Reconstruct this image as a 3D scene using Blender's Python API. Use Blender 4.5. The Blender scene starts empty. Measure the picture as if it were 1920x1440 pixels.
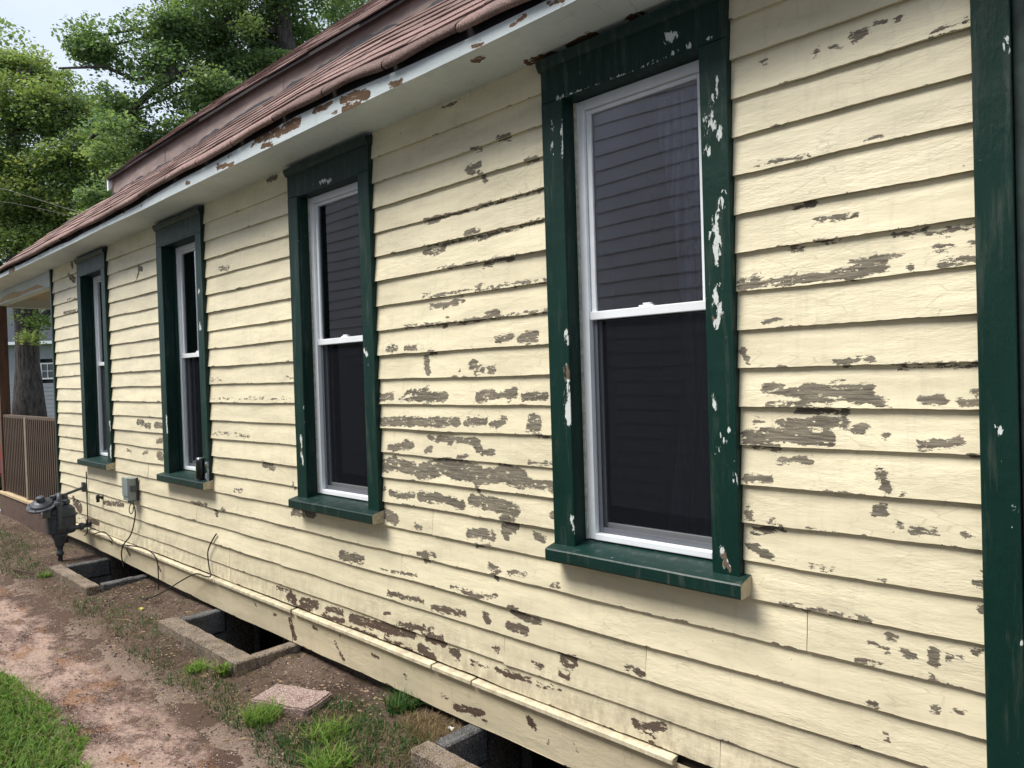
import bpy, bmesh, math, random
import numpy as np
from mathutils import Matrix, Vector
random.seed(7); RNG=np.random.default_rng(7)
SC=bpy.context.scene; COL=SC.collection
# ---------------- camera, sky, sun, exposure ----------------
cam=bpy.data.objects.new('camera',bpy.data.cameras.new('camera')); COL.objects.link(cam); SC.camera=cam
CP=Vector((0,-2.2,1.7))
RT=Vector((0.72029899,0.69297202,-0.0309699)); UP=Vector((0.01277998,0.0313818,0.99942576)); FW=Vector((-0.69354598,0.72028117,-0.01374811))
cam.matrix_world=Matrix(((RT.x,UP.x,-FW.x,CP.x),(RT.y,UP.y,-FW.y,CP.y),(RT.z,UP.z,-FW.z,CP.z),(0,0,0,1)))
cam.data.sensor_width=36; cam.data.lens=1370.54/1920*36; cam.data.clip_start=.05; cam.data.clip_end=2000
def PX(px,py,depth):
    """point at a viewing depth behind a picture position (used to lay out the far background)"""
    return CP+depth*(FW+RT*((px-960)/1370.54)-UP*((py-720)/1370.54))
W=bpy.data.worlds.new('World'); SC.world=W; W.use_nodes=True
SUN_EL=math.radians(56); SUN_AZ=math.radians(215)   # direction the light comes from, compass style from +Y clockwise
nt=W.node_tree; nt.nodes.clear()
sky=nt.nodes.new('ShaderNodeTexSky'); sky.sky_type='NISHITA'; sky.sun_disc=False; sky.sun_elevation=SUN_EL; sky.sun_rotation=SUN_AZ
sky.air_density=1.0; sky.dust_density=4.0; sky.ozone_density=1.0
tc=nt.nodes.new('ShaderNodeTexCoord'); cn=nt.nodes.new('ShaderNodeTexNoise'); cn.inputs['Scale'].default_value=2.2; cn.inputs['Detail'].default_value=5; cn.inputs['Roughness'].default_value=.55
mp=nt.nodes.new('ShaderNodeMapping'); mp.inputs['Scale'].default_value=(1,1,2.4)
nt.links.new(tc.outputs['Generated'],mp.inputs[0]); nt.links.new(mp.outputs[0],cn.inputs['Vector'])
cr=nt.nodes.new('ShaderNodeMapRange'); cr.inputs[1].default_value=.3; cr.inputs[2].default_value=.6; cr.inputs[3].default_value=.62; cr.inputs[4].default_value=.95
nt.links.new(cn.outputs[0],cr.inputs[0])
mx=nt.nodes.new('ShaderNodeMix'); mx.data_type='RGBA'; mx.inputs[7].default_value=(4.1,4.6,5.3,1)
nt.links.new(cr.outputs[0],mx.inputs[0]); nt.links.new(sky.outputs[0],mx.inputs[6])
bg=nt.nodes.new('ShaderNodeBackground'); bg.inputs['Strength'].default_value=.115; nt.links.new(mx.outputs[2],bg.inputs[0])
wo=nt.nodes.new('ShaderNodeOutputWorld'); nt.links.new(bg.outputs[0],wo.inputs[0])
sl=bpy.data.lights.new('sun','SUN'); sl.energy=2.9; sl.angle=math.radians(30); sl.color=(1,.955,.88)
so=bpy.data.objects.new('sun',sl); COL.objects.link(so)
sd=Vector((math.sin(SUN_AZ)*math.cos(SUN_EL),math.cos(SUN_AZ)*math.cos(SUN_EL),math.sin(SUN_EL)))
so.rotation_euler=sd.to_track_quat('Z','Y').to_euler(); so.location=(0,-3,8)
SC.view_settings.view_transform='Standard'; SC.view_settings.look='None'; SC.view_settings.gamma=1; SC.view_settings.exposure=0.88
try: SC.view_settings.use_curve_mapping=False
except Exception: pass
SC.render.engine='CYCLES'; SC.cycles.max_bounces=7; SC.cycles.transparent_max_bounces=24; SC.cycles.use_denoising=True
# ---------------- object helpers ----------------
def tag(o,label=None,cat=None,group=None,kind=None):
    if label: o['label']=label
    if cat: o['category']=cat
    if group: o['group']=group
    if kind: o['kind']=kind
    return o
def empty(name,loc=(0,0,0),parent=None):
    o=bpy.data.objects.new(name,None); o.empty_display_size=.1; COL.objects.link(o)
    if parent: o.parent=parent
    else: o.location=loc
    return o
def link(name,me,mat,parent=None):
    if mat is not None and not me.materials: me.materials.append(mat)
    o=bpy.data.objects.new(name,me); COL.objects.link(o)
    if parent is not None:
        o.parent=parent
        l=parent.location if parent.parent is None else parent.parent.location
        o.matrix_parent_inverse=Matrix.Translation(-Vector(l))
    return o
def mesh(name,V,F,mat,parent=None,smooth=False,attrs=None):
    me=bpy.data.meshes.new(name); me.from_pydata([tuple(map(float,v)) for v in V],[],[tuple(map(int,f)) for f in F])
    if attrs is None and mat is not None and mat.name in PAINTED: attrs={'peel':[-4.]*len(V),'edge':[50.]*len(V)}
    if attrs:
        for k,a in attrs.items():
            at=me.attributes.new(k,'FLOAT','POINT'); at.data.foreach_set('value',np.asarray(a,dtype=np.float32))
    if smooth: me.polygons.foreach_set('use_smooth',[True]*len(me.polygons))
    me.update(); return link(name,me,mat,parent)
PAINTED=set()
class MB:
    def __init__(s): s.V=[];s.F=[]
    def add(s,V,F):
        n=len(s.V); s.V+= [tuple(v) for v in V]; s.F+=[tuple(i+n for i in f) for f in F]; return s
    def box(s,x0,x1,y0,y1,z0,z1,c=0.0):
        x0,x1=sorted((x0,x1));y0,y1=sorted((y0,y1));z0,z1=sorted((z0,z1))
        if c<=0:
            V=[(x,y,z) for x in(x0,x1) for y in(y0,y1) for z in(z0,z1)]
            return s.add(V,[(0,1,3,2),(4,6,7,5),(0,4,5,1),(2,3,7,6),(0,2,6,4),(1,5,7,3)])
        bm=bmesh.new(); bmesh.ops.create_cube(bm,size=1)
        for v in bm.verts: v.co=Vector(((x0+x1)/2+v.co.x*(x1-x0),(y0+y1)/2+v.co.y*(y1-y0),(z0+z1)/2+v.co.z*(z1-z0)))
        bmesh.ops.bevel(bm,geom=bm.edges[:],offset=c,segments=2,affect='EDGES',profile=.6)
        bm.verts.index_update(); s.add([v.co[:] for v in bm.verts],[[v.index for v in f.verts] for f in bm.faces]); bm.free(); return s
    def tube(s,pts,r,n=8,cap=True):
        pts=[Vector(p) for p in pts]; rs=r if isinstance(r,(list,tuple)) else [r]*len(pts); base=len(s.V); prev=None
        for i,p in enumerate(pts):
            t=(pts[min(i+1,len(pts)-1)]-pts[max(i-1,0)]).normalized()
            if prev is None:
                a=Vector((0,0,1)) if abs(t.z)<.9 else Vector((1,0,0)); u=t.cross(a).normalized()
            else: u=(prev-t*prev.dot(t)).normalized()
            prev=u; v=t.cross(u)
            for k in range(n):
                a=2*math.pi*k/n; s.V.append(tuple(p+(u*math.cos(a)+v*math.sin(a))*rs[i]))
        for i in range(len(pts)-1):
            for k in range(n):
                a=base+i*n+k;b=base+i*n+(k+1)%n; s.F.append((a,b,b+n,a+n))
        if cap:
            s.F.append(tuple(base+k for k in range(n))[::-1]); s.F.append(tuple(base+(len(pts)-1)*n+k for k in range(n)))
        return s
    def lathe(s,c,axis,prof,n=20):
        """prof: (distance along axis, radius)"""
        c=Vector(c); ax=Vector(axis).normalized()
        return s.tube_prof([c+ax*d for d,r in prof],[max(r,1e-4) for d,r in prof],ax,n)
    def tube_prof(s,pts,rs,ax,n):
        a=Vector((0,0,1)) if abs(ax.z)<.9 else Vector((1,0,0)); u=ax.cross(a).normalized(); v=ax.cross(u); base=len(s.V)
        for p,r in zip(pts,rs):
            for k in range(n):
                t=2*math.pi*k/n; s.V.append(tuple(p+(u*math.cos(t)+v*math.sin(t))*r))
        for i in range(len(pts)-1):
            for k in range(n):
                a=base+i*n+k;b=base+i*n+(k+1)%n; s.F.append((a,b,b+n,a+n))
        s.F.append(tuple(base+k for k in range(n))[::-1]); s.F.append(tuple(base+(len(pts)-1)*n+k for k in range(n)))
        return s
    def build(s,name,mat,parent=None,smooth=False): return mesh(name,s.V,s.F,mat,parent,smooth)
def fix_normals(o):
    bm=bmesh.new(); bm.from_mesh(o.data); bmesh.ops.recalc_face_normals(bm,faces=bm.faces[:]); bm.to_mesh(o.data); bm.free(); return o
# smooth 1-D / 2-D value noise for shapes
_T=np.random.default_rng(3).random(4096)
def n1(x,seed=0):
    x=np.asarray(x,float)+seed*37.3; i=np.floor(x).astype(int); f=x-i; f=f*f*(3-2*f)
    return _T[i%4096]*(1-f)+_T[(i+1)%4096]*f-.5
def n2(x,y,seed=0):
    x=np.asarray(x,float);y=np.asarray(y,float)
    i=np.floor(x).astype(int);j=np.floor(y).astype(int);fx=x-i;fy=y-j;fx=fx*fx*(3-2*fx);fy=fy*fy*(3-2*fy)
    h=lambda a,b:_T[(a*73+b*179+seed*911)%4096]
    return (h(i,j)*(1-fx)+h(i+1,j)*fx)*(1-fy)+(h(i,j+1)*(1-fx)+h(i+1,j+1)*fx)*fy-.5
# ---------------- material helpers ----------------
class NT:
    def __init__(s,name):
        s.m=bpy.data.materials.new(name); s.m.use_nodes=True; s.t=s.m.node_tree; s.t.nodes.clear()
        s.out=s.n('ShaderNodeOutputMaterial'); s.b=s.n('ShaderNodeBsdfPrincipled'); s.l(s.b.outputs[0],s.out.inputs[0])
        s.co=s.n('ShaderNodeTexCoord').outputs['Object']
    def n(s,k): return s.t.nodes.new(k)
    def l(s,a,b): s.t.links.new(a,b)
    def put(s,i,v):
        if v is None: return
        if hasattr(v,'is_output') or hasattr(v,'links'): s.l(v,i)
        else: i.default_value=v
    def map(s,sc,loc=(0,0,0),rot=(0,0,0)):
        m=s.n('ShaderNodeMapping'); m.inputs['Scale'].default_value=sc; m.inputs['Location'].default_value=loc; m.inputs['Rotation'].default_value=rot; s.l(s.co,m.inputs[0]); return m.outputs[0]
    def noise(s,sc,scale=1,detail=4,rough=.55,dist=0,loc=(0,0,0)):
        x=s.n('ShaderNodeTexNoise'); x.inputs['Scale'].default_value=scale; x.inputs['Detail'].default_value=detail; x.inputs['Roughness'].default_value=rough; x.inputs['Distortion'].default_value=dist
        s.l(s.map(sc,loc),x.inputs['Vector']); return x.outputs[0]
    def voro(s,sc,feat='DISTANCE_TO_EDGE',rand=1):
        x=s.n('ShaderNodeTexVoronoi'); x.feature=feat; x.inputs['Scale'].default_value=1; s.l(s.map(sc),x.inputs['Vector']); return x
    def vnoise(s,sc):
        x=s.n('ShaderNodeTexNoise'); x.inputs['Scale'].default_value=1; x.inputs['Detail'].default_value=3; s.l(s.map(sc),x.inputs['Vector']); return x.outputs['Color']
    def math(s,op,a,b=None,c=None,clamp=False):
        x=s.n('ShaderNodeMath'); x.operation=op; x.use_clamp=clamp
        for i,v in enumerate((a,b,c)):
            if v is not None: s.put(x.inputs[i],v)
        return x.outputs[0]
    def rng(s,v,a,b,c=0.,d=1.,smooth=False):
        x=s.n('ShaderNodeMapRange'); x.interpolation_type='SMOOTHSTEP' if smooth else 'LINEAR'
        s.put(x.inputs[0],v)
        for i,k in enumerate((a,b,c,d)): x.inputs[i+1].default_value=k
        return x.outputs[0]
    def mix(s,f,a,b,mode='MIX'):
        x=s.n('ShaderNodeMix'); x.data_type='RGBA'; x.blend_type=mode; s.put(x.inputs[0],f)
        for i,v in ((6,a),(7,b)):
            if isinstance(v,tuple): v=(*v,1) if len(v)==3 else v
            s.put(x.inputs[i],v)
        return x.outputs[2]
    def attr(s,name):
        a=s.n('ShaderNodeAttribute'); a.attribute_name=name; return a
    def rand(s): return s.n('ShaderNodeObjectInfo').outputs['Random']
    def bump(s,h,dist,strength=1.,prev=None):
        b=s.n('ShaderNodeBump'); b.inputs['Distance'].default_value=dist; b.inputs['Strength'].default_value=strength; s.l(h,b.inputs['Height'])
        if prev is not None: s.l(prev,b.inputs['Normal'])
        return b.outputs[0]
    def fin(s,col,rough=.6,normal=None,metal=0.,spec=.4):
        s.put(s.b.inputs['Base Color'],(*col,1) if isinstance(col,tuple) and len(col)==3 else col); s.put(s.b.inputs['Roughness'],rough); s.b.inputs['Metallic'].default_value=metal
        s.b.inputs['Specular IOR Level'].default_value=spec
        if normal is not None: s.l(normal,s.b.inputs['Normal'])
        return s.m
def sep(N,v):
    x=N.n('ShaderNodeSeparateXYZ'); N.l(v,x.inputs[0]); return x.outputs
def simple(name,col,rough=.6,var=.12,scale=8,bump=0,metal=0.,stretch=(1,1,1),spec=.4,bscale=60):
    N=NT(name); a=N.noise(tuple(scale*k for k in stretch),1,5,.6)
    f=N.rng(a,.3,.7,1-var,1+var); c=N.mix(1.,col,f,'MULTIPLY')
    nb=None
    if bump: nb=N.bump(N.noise(tuple(bscale*k for k in stretch),1,4,.6),bump)
    return N.fin(c,rough,nb,metal,spec)
def painted(name,paint,wood_a,wood_b,primer=None,rough=.5,vert=False,edgechips=1.,dirt=.18,spec=.35,brown_low=False,crack=True,amp=1.3,chip=1.0,grow=0.):
    """old paint over wood: attribute 'peel' (cm inside a lost patch or painted shadow line), 'edge' (cm from the lower edge)"""
    PAINTED.add(name); N=NT(name); st=(lambda x,z:(z,x if vert else z,x)) if vert else (lambda x,z:(x,x,z))
    P=N.attr('peel').outputs['Fac']; E=N.attr('edge').outputs['Fac']
    a=N.noise(st(24,66),1,8,.74); b=N.noise(st(120,300),1,4,.65,loc=(3,1,2)); P=N.math('ADD',N.math('MINIMUM',P,.68),grow)
    v1=N.math('ADD',P,N.math('MULTIPLY',N.math('SUBTRACT',a,.485),amp*4.4))
    v1=N.math('ADD',v1,N.math('MULTIPLY',N.math('SUBTRACT',b,.5),.9))
    wv=N.n('ShaderNodeVectorMath'); wv.operation='MULTIPLY_ADD'; N.l(N.vnoise(st(14,30)),wv.inputs[0]); wv.inputs[1].default_value=(1.1,1.1,1.1); N.l(N.map(st(34,95)),wv.inputs[2])
    vc=N.n('ShaderNodeTexVoronoi'); vc.inputs['Scale'].default_value=1; N.l(wv.outputs[0],vc.inputs['Vector']); v1=N.math('ADD',v1,N.math('MULTIPLY',N.math('SUBTRACT',sep(N,vc.outputs['Color'])[0],.5),chip))
    c=N.noise(st(7,9),1,6,.72,loc=(9,4,1)); v2=N.math('SUBTRACT',N.math('MULTIPLY',N.math('SUBTRACT',c,.60-.03*edgechips),6.5*edgechips),E)
    d=N.noise(st(38,60),1,4,.7,loc=(5,7,3)); v3=N.math('MULTIPLY',N.math('SUBTRACT',d,.725),6)
    m=N.math('MAXIMUM',N.math('MAXIMUM',v1,v2),v3); mask=N.rng(m,0,.05,0,1)
    # weathered wood
    g=N.noise(st(9,150),1,8,.8); g2=N.noise(st(3,4),1,3,.5,loc=(2,2,8))
    wood=N.mix(N.rng(g,.36,.62),wood_a,wood_b); wood=N.mix(1.,wood,N.rng(g2,.33,.66,.66,1.12),'MULTIPLY')
    if primer is not None: wood=N.mix(N.rng(N.noise((16,16,9),1,4,.6,loc=(1,8,4)),.40,.43),wood,primer)
    if brown_low:
        z=sep(N,N.co)[2]; k=N.math('ADD',N.rng(z,.35,1.0,.95,.0),N.math('MULTIPLY',N.math('SUBTRACT',g2,.5),1.3),clamp=True); wood=N.mix(k,wood,(.088,.055,.04))
    # paint
    pc=N.mix(1.,paint,N.rng(N.rand(),0,1,.93,1.04),'MULTIPLY')
    g3=N.noise(st(2.2,9),1,7,.66,loc=(4,4,4)); pc=N.mix(1.,pc,N.rng(g3,.32,.62,1-.17*dirt/.18,1.04),'MULTIPLY')
    dr=N.noise((34,34,3.2),1,5,.65,loc=(8,1,1)); pc=N.mix(N.rng(dr,.54,.78,0,dirt),pc,tuple(q*.55 for q in (.5,.48,.42)))
    if crack:
        vo=N.voro(st(9,34)).outputs[0]; gate=N.rng(N.noise(st(4,5),1,4,.6,loc=(7,7,7)),.5,.62); fl=N.math('MULTIPLY',N.rng(vo,0,.035,1,0),gate); pc=N.mix(N.math('MULTIPLY',fl,.42),pc,tuple(q*.42 for q in paint))
    halo=N.math('MULTIPLY',N.rng(m,-.28,0,0,1),N.math('SUBTRACT',1,mask)); pc=N.mix(N.math('MULTIPLY',halo,.30),pc,tuple(min(1,q*1.08) for q in paint))
    if brown_low:
        z=sep(N,N.co)[2]; sp=N.math('MULTIPLY',N.rng(z,.18,.62,1,0),N.rng(N.noise((22,22,12),1,7,.75,loc=(2,9,2)),.40,.62)); pc=N.mix(N.math('MULTIPLY',sp,.8),pc,(.21,.15,.10))
    col=N.mix(mask,pc,wood)
    ph=N.math('ADD',N.noise(st(16,60),1,5,.6),N.math('MULTIPLY',N.noise(st(60,180),1,3,.6),.45))
    gt=N.rng(N.noise((1.7,1.7,6),1,3,.5,loc=(6,6,6)),.38,.62,.25,1.); n=N.bump(N.math('MULTIPLY',ph,gt),.0036,.7); n=N.bump(N.math('SUBTRACT',1,mask),.0016,1.,n); n=N.bump(N.math('MULTIPLY',g,mask),.0022,.8,n)
    return N.fin(col,N.rng(mask,0,1,rough,.9),n,0,spec)
SID=[  # lost-paint patches, plus shadow lines under boards painted as bare wood
(-0.737,2.625,-0.689,2.62,0.012),(-0.669,2.642,-0.645,2.636,0.0069),(-0.612,2.626,-0.603,2.634,0.0082),(-0.83,2.615,-0.83,2.615,0.0075),(-0.788,2.615,-0.762,2.611,0.0038),
(-0.525,2.563,-0.446,2.567,0.0041),(-1.001,2.633,-0.981,2.631,0.0049),(-1.019,2.325,-0.863,2.316,0.0052),(-0.697,2.323,-0.658,2.322,0.0038),(-0.916,2.177,-0.851,2.177,0.0065),
(-0.846,2.122,-0.82,2.123,0.0057),(-0.797,2.125,-0.779,2.123,0.0052),(-0.764,2.124,-0.733,2.123,0.0053),(-0.847,2.061,-0.783,2.06,0.0049),(-0.634,2.05,-0.523,2.043,0.0069),
(-0.523,2.043,-0.435,2.046,0.0069),(-0.954,2.058,-0.887,2.054,0.0057),(-1.078,1.958,-0.916,1.957,0.013),(-0.916,1.957,-0.811,1.955,0.013),(-0.811,1.955,-0.724,1.956,0.013),
(-0.724,1.956,-0.663,1.966,0.013),(-0.748,1.983,-0.683,1.988,0.0105),(-0.683,1.988,-0.608,1.994,0.006),(-0.533,1.997,-0.495,1.996,0.0055),(-0.512,1.953,-0.432,1.961,0.011),
(-0.451,1.995,-0.432,2,0.0069),(-1.081,1.982,-1.014,1.981,0.0065),(-0.593,1.955,-0.593,1.955,0.0055),(-1.003,1.838,-0.952,1.838,0.007),(-1.086,1.751,-1.062,1.714,0.0081),
(-0.798,1.705,-0.754,1.707,0.0075),(-0.754,1.707,-0.695,1.711,0.0075),(-0.643,1.691,-0.429,1.685,0.0053),(-1.008,1.633,-0.892,1.614,0.0146),(-0.879,1.614,-0.774,1.618,0.0276),
(-0.774,1.618,-0.72,1.613,0.0276),(-0.698,1.592,-0.658,1.583,0.012),(-0.999,1.583,-0.874,1.582,0.0065),(-0.568,1.595,-0.52,1.591,0.011),(-0.477,1.589,-0.428,1.597,0.0096),
(-0.448,1.622,-0.427,1.624,0.0082),(-0.911,1.564,-0.801,1.556,0.0098),(-0.776,1.561,-0.777,1.518,0.0105),(-1.074,1.477,-0.961,1.491,0.0228),(-0.961,1.491,-0.822,1.477,0.0228),
(-0.97,1.52,-0.802,1.532,0.0146),(-1.05,1.523,-1.027,1.526,0.0065),(-0.744,1.508,-0.726,1.51,0.0135),(-0.667,1.488,-0.655,1.496,0.006),(-0.574,1.471,-0.522,1.482,0.012),
(-0.522,1.482,-0.482,1.487,0.012),(-0.973,1.402,-0.878,1.416,0.0097),(-1.078,1.344,-1.005,1.353,0.0123),(-1.054,1.444,-0.972,1.446,0.007),(-0.465,1.45,-0.423,1.448,0.0041),
(-0.687,1.392,-0.676,1.39,0.0105),(-0.668,1.364,-0.666,1.342,0.012),(-0.624,1.338,-0.624,1.338,0.0075),(-0.696,1.284,-0.682,1.284,0.0162),(-0.638,1.255,-0.631,1.247,0.006),
(-0.602,1.239,-0.55,1.24,0.009),(-0.479,1.242,-0.473,1.239,0.009),(-1.079,1.245,-1.074,1.22,0.014),(-1.072,1.175,-0.969,1.198,0.0098),(-1.078,1.131,-1.012,1.105,0.0122),
(-1.006,1.215,-0.989,1.213,0.0065),(-0.881,1.21,-0.866,1.21,0.0065),(-0.923,1.104,-0.822,1.096,0.0044),(-0.692,1.09,-0.678,1.091,0.006),(-0.428,1.161,-0.424,1.116,0.0151),
(-0.451,1.118,-0.432,1.117,0.0069),(-0.975,0.965,-0.84,0.964,0.0061),(-0.84,0.964,-0.721,0.966,0.0061),(-0.444,1.057,-0.439,1.044,0.011),(-0.418,1.058,-0.418,1.058,0.0055),
(-0.668,0.937,-0.657,0.93,0.0081),(-0.722,0.898,-0.681,0.891,0.009),(-0.628,0.894,-0.614,0.89,0.012),(-0.559,0.915,-0.559,0.886,0.0135),(-0.526,0.907,-0.49,0.91,0.0053),
(-0.558,0.851,-0.54,0.853,0.0069),(-0.461,0.94,-0.447,0.941,0.006),(-0.757,0.845,-0.691,0.843,0.006),(-0.562,0.762,-0.552,0.759,0.009),(-0.726,0.728,-0.709,0.729,0.0081),
(-0.521,0.771,-0.493,0.771,0.0045),(-0.683,0.652,-0.679,0.627,0.0045),(-0.773,0.593,-0.756,0.594,0.0049),(-2.324,2.588,-2.267,2.59,0.0261),(-2.242,2.553,-2.233,2.528,0.0135),
(-2.5,2.911,-2.389,2.906,0.0067),(-2.14,2.682,-2.075,2.675,0.009),(-2.303,2.678,-2.253,2.671,0.0067),(-1.988,2.557,-1.936,2.552,0.0096),(-2.634,2.418,-2.539,2.414,0.0125),
(-2.35,2.322,-2.272,2.324,0.0112),(-2.657,2.28,-2.585,2.265,0.01),(-2.585,2.265,-2.513,2.277,0.01),(-2.194,2.185,-2.091,2.178,0.009),(-2.616,2.026,-2.507,2.021,0.0119),
(-2.507,2.021,-2.395,2.035,0.0119),(-2.307,2.082,-2.244,2.08,0.0079),(-2.66,2.077,-2.621,2.08,0.0088),(-2.574,1.936,-2.515,1.927,0.0095),(-2.243,1.957,-2.172,1.96,0.0113),
(-2.492,1.96,-2.492,1.96,0.0095),(-2.186,1.847,-2.104,1.855,0.0158),(-2.044,1.841,-1.965,1.849,0.0225),(-2.27,2.163,-2.201,2.166,0.0056),(-2.311,2.288,-2.173,2.288,0.0056),
(-2.63,2.43,-2.402,2.417,0.0043),(-2.402,2.417,-1.887,2.428,0.0043),(-2.636,2.302,-2.27,2.296,0.0055),(-2.27,2.296,-1.892,2.305,0.0055),(-2.558,2.191,-2.084,2.18,0.0043),
(-2.61,2.067,-2.281,2.07,0.005),(-2.281,2.07,-1.894,2.066,0.005),(-2.808,1.945,-2.424,1.938,0.0058),(-2.424,1.938,-1.887,1.948,0.0058),(-2.945,1.841,-2.872,1.842,0.0157),
(-2.805,1.839,-2.728,1.836,0.0131),(-2.63,1.814,-2.6,1.81,0.0125),(-2.663,1.785,-2.646,1.725,0.02),(-2.35,1.75,-2.329,1.745,0.019),(-2.421,1.722,-2.421,1.722,0.0095),
(-2.314,1.719,-2.28,1.723,0.0146),(-2.237,1.719,-2.205,1.721,0.0135),(-3.039,1.603,-2.928,1.608,0.0193),(-2.816,1.623,-2.783,1.636,0.0105),(-2.747,1.621,-2.655,1.625,0.0262),
(-2.645,1.603,-2.531,1.608,0.02),(-2.872,1.595,-2.528,1.593,0.0075),(-2.305,1.603,-2.226,1.614,0.0248),(-2.203,1.61,-2.155,1.614,0.0113),(-2.14,1.618,-2.09,1.625,0.0203),
(-2.128,1.598,-2.128,1.598,0.0113),(-2.042,1.603,-1.92,1.609,0.0158),(-3.027,1.482,-2.832,1.486,0.022),(-2.832,1.486,-2.678,1.487,0.022),(-2.678,1.487,-2.457,1.49,0.022),
(-2.393,1.492,-2.28,1.499,0.019),(-2.235,1.484,-2.16,1.502,0.0158),(-2.008,1.516,-1.97,1.51,0.0203),(-1.965,1.495,-2.018,1.472,0.017),(-2.662,1.413,-2.627,1.414,0.0125),
(-2.601,1.41,-2.352,1.411,0.015),(-2.352,1.408,-2.316,1.377,0.0214),(-2.306,1.361,-2.237,1.365,0.0142),(-2.959,1.351,-2.788,1.369,0.0165),(-2.859,1.377,-2.821,1.383,0.0157),
(-2.685,1.354,-2.645,1.361,0.0125),(-1.987,1.454,-1.927,1.443,0.0106),(-3.04,1.25,-2.933,1.278,0.0357),(-2.933,1.273,-2.774,1.255,0.0289),(-2.722,1.251,-2.543,1.288,0.0394),
(-2.543,1.288,-2.335,1.264,0.0425),(-2.335,1.254,-2.151,1.28,0.0356),(-2.186,1.286,-2.066,1.262,0.0383),(-2.066,1.255,-1.887,1.246,0.0203),(-2.446,1.337,-2.397,1.338,0.0095),
(-2.018,1.337,-1.873,1.34,0.0056),(-3.047,1.133,-3.015,1.136,0.0096),(-2.971,1.126,-2.894,1.118,0.0157),(-2.894,1.118,-2.789,1.133,0.0157),(-2.736,1.13,-2.588,1.137,0.0225),
(-2.588,1.134,-2.435,1.122,0.02),(-2.374,1.148,-2.247,1.144,0.0261),(-2.247,1.144,-2.105,1.129,0.0293),(-2.337,1.212,-2.334,1.194,0.0095),(-2.17,1.073,-2.126,1.069,0.0315),
(-2.177,1.038,-2.166,1.019,0.0203),(-1.903,1.134,-1.886,1.128,0.017),(-3.022,1.014,-2.935,0.997,0.0275),(-2.398,0.998,-2.323,1.008,0.0214),(-2.323,1.008,-2.25,1.006,0.0214),
(-2.359,0.949,-2.265,0.962,0.0095),(-1.998,1.041,-1.961,1.029,0.0158),(-2.776,0.985,-2.736,0.982,0.0125),(-2.766,0.855,-2.643,0.868,0.0105),(-2.724,0.828,-2.696,0.825,0.0131),
(-2.269,0.873,-2.214,0.866,0.0166),(-2.24,0.843,-2.235,0.826,0.0119),(-2.157,0.864,-2.064,0.871,0.0079),(-1.917,0.853,-1.886,0.852,0.0113),(-3.07,0.726,-2.784,0.747,0.0055),
(-2.529,0.739,-2.383,0.732,0.0083),(-2.145,0.709,-2.075,0.689,0.0214),(-2.075,0.685,-1.998,0.688,0.0135),(-2.166,0.638,-2.071,0.637,0.019),(-2.315,0.646,-2.293,0.63,0.0166),
(-2.672,0.609,-2.447,0.633,0.0118),(-1.878,0.571,-1.823,0.579,0.0213),(-1.857,0.541,-1.814,0.552,0.0128),(-2.028,0.512,-1.985,0.499,0.0113),(-1.889,0.501,-1.848,0.501,0.0106),
(-2.272,0.511,-2.239,0.514,0.009),(-2.551,0.434,-2.497,0.425,0.0175),(-2.443,0.419,-2.302,0.417,0.0075),(-2.252,0.43,-2.191,0.423,0.0113),(-2.191,0.423,-2.052,0.435,0.0113),
(-2.02,0.431,-1.892,0.432,0.0068),(-1.54,0.413,-1.49,0.417,0.018),(-1.49,0.417,-1.422,0.438,0.018),(-1.475,0.372,-1.451,0.376,0.008),(-2.723,0.456,-2.605,0.473,0.021),
(-2.391,0.721,-2.238,0.745,0.0095),(-2.262,0.875,-2.223,0.862,0.0143),(-1.903,0.855,-1.883,0.855,0.0106),(-1.568,0.611,-1.49,0.608,0.007),(-2.059,0.267,-2.034,0.246,0.018),
(-2.523,0.188,-2.335,0.213,0.015),(-4.16,0.439,-4,0.436,0.013),(-4.02,0.409,-3.946,0.401,0.026),(-3.867,0.407,-3.703,0.418,0.026),(-3.912,0.364,-3.781,0.371,0.0109),
(-3.603,0.417,-3.447,0.433,0.0156),(-3.639,0.373,-3.434,0.386,0.015),(-3.361,0.419,-3.218,0.424,0.023),(-3.218,0.424,-3.019,0.432,0.023),(-3.019,0.432,-2.824,0.449,0.023),
(-3.359,0.359,-3.131,0.365,0.0144),(-2.928,0.478,-2.673,0.503,0.0137),(-2.675,0.462,-2.602,0.464,0.025),(-2.77,0.396,-2.672,0.372,0.0236),(-2.555,0.436,-2.5,0.434,0.015),
(-3.058,0.374,-2.828,0.377,0.0083),(-3.433,0.745,-3.232,0.75,0.024),(-3.017,0.618,-2.738,0.627,0.0105),(-2.594,0.62,-2.444,0.631,0.0125),(-2.714,0.858,-2.655,0.867,0.0125),
(-2.716,0.822,-2.716,0.822,0.0125),(-3.05,0.512,-3.005,0.516,0.0096),(-3.165,0.274,-3.109,0.269,0.0086),(-3.46,0.305,-3.46,0.305,0.0075),(-2.35,0.189,-2.316,0.183,0.0071),
(-2.898,0.241,-2.882,0.225,0.0066),(-3.734,0.289,-3.689,0.283,0.0094),(-4.438,0.289,-4.418,0.273,0.0087),(-4.811,0.343,-4.765,0.326,0.0109),(-1.82,0.246,-1.807,0.231,0.0053),
(-6.736,0.299,-6.663,0.264,0.0142),(-7.205,0.338,-7.11,0.302,0.0146),(-6.029,0.266,-5.989,0.23,0.0106),(-1.959,0.211,-1.959,0.211,0.0067),(-2.618,0.22,-2.573,0.218,0.0063),
(-5.42,0.293,-5.42,0.293,0.0077),(-4.198,0.27,-4.166,0.264,0.0081),(-3.992,0.277,-3.943,0.18,0.0195),(-3.51,0.261,-3.431,0.177,0.009),(-4.79,2.463,-4.649,2.453,0.014),
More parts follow.
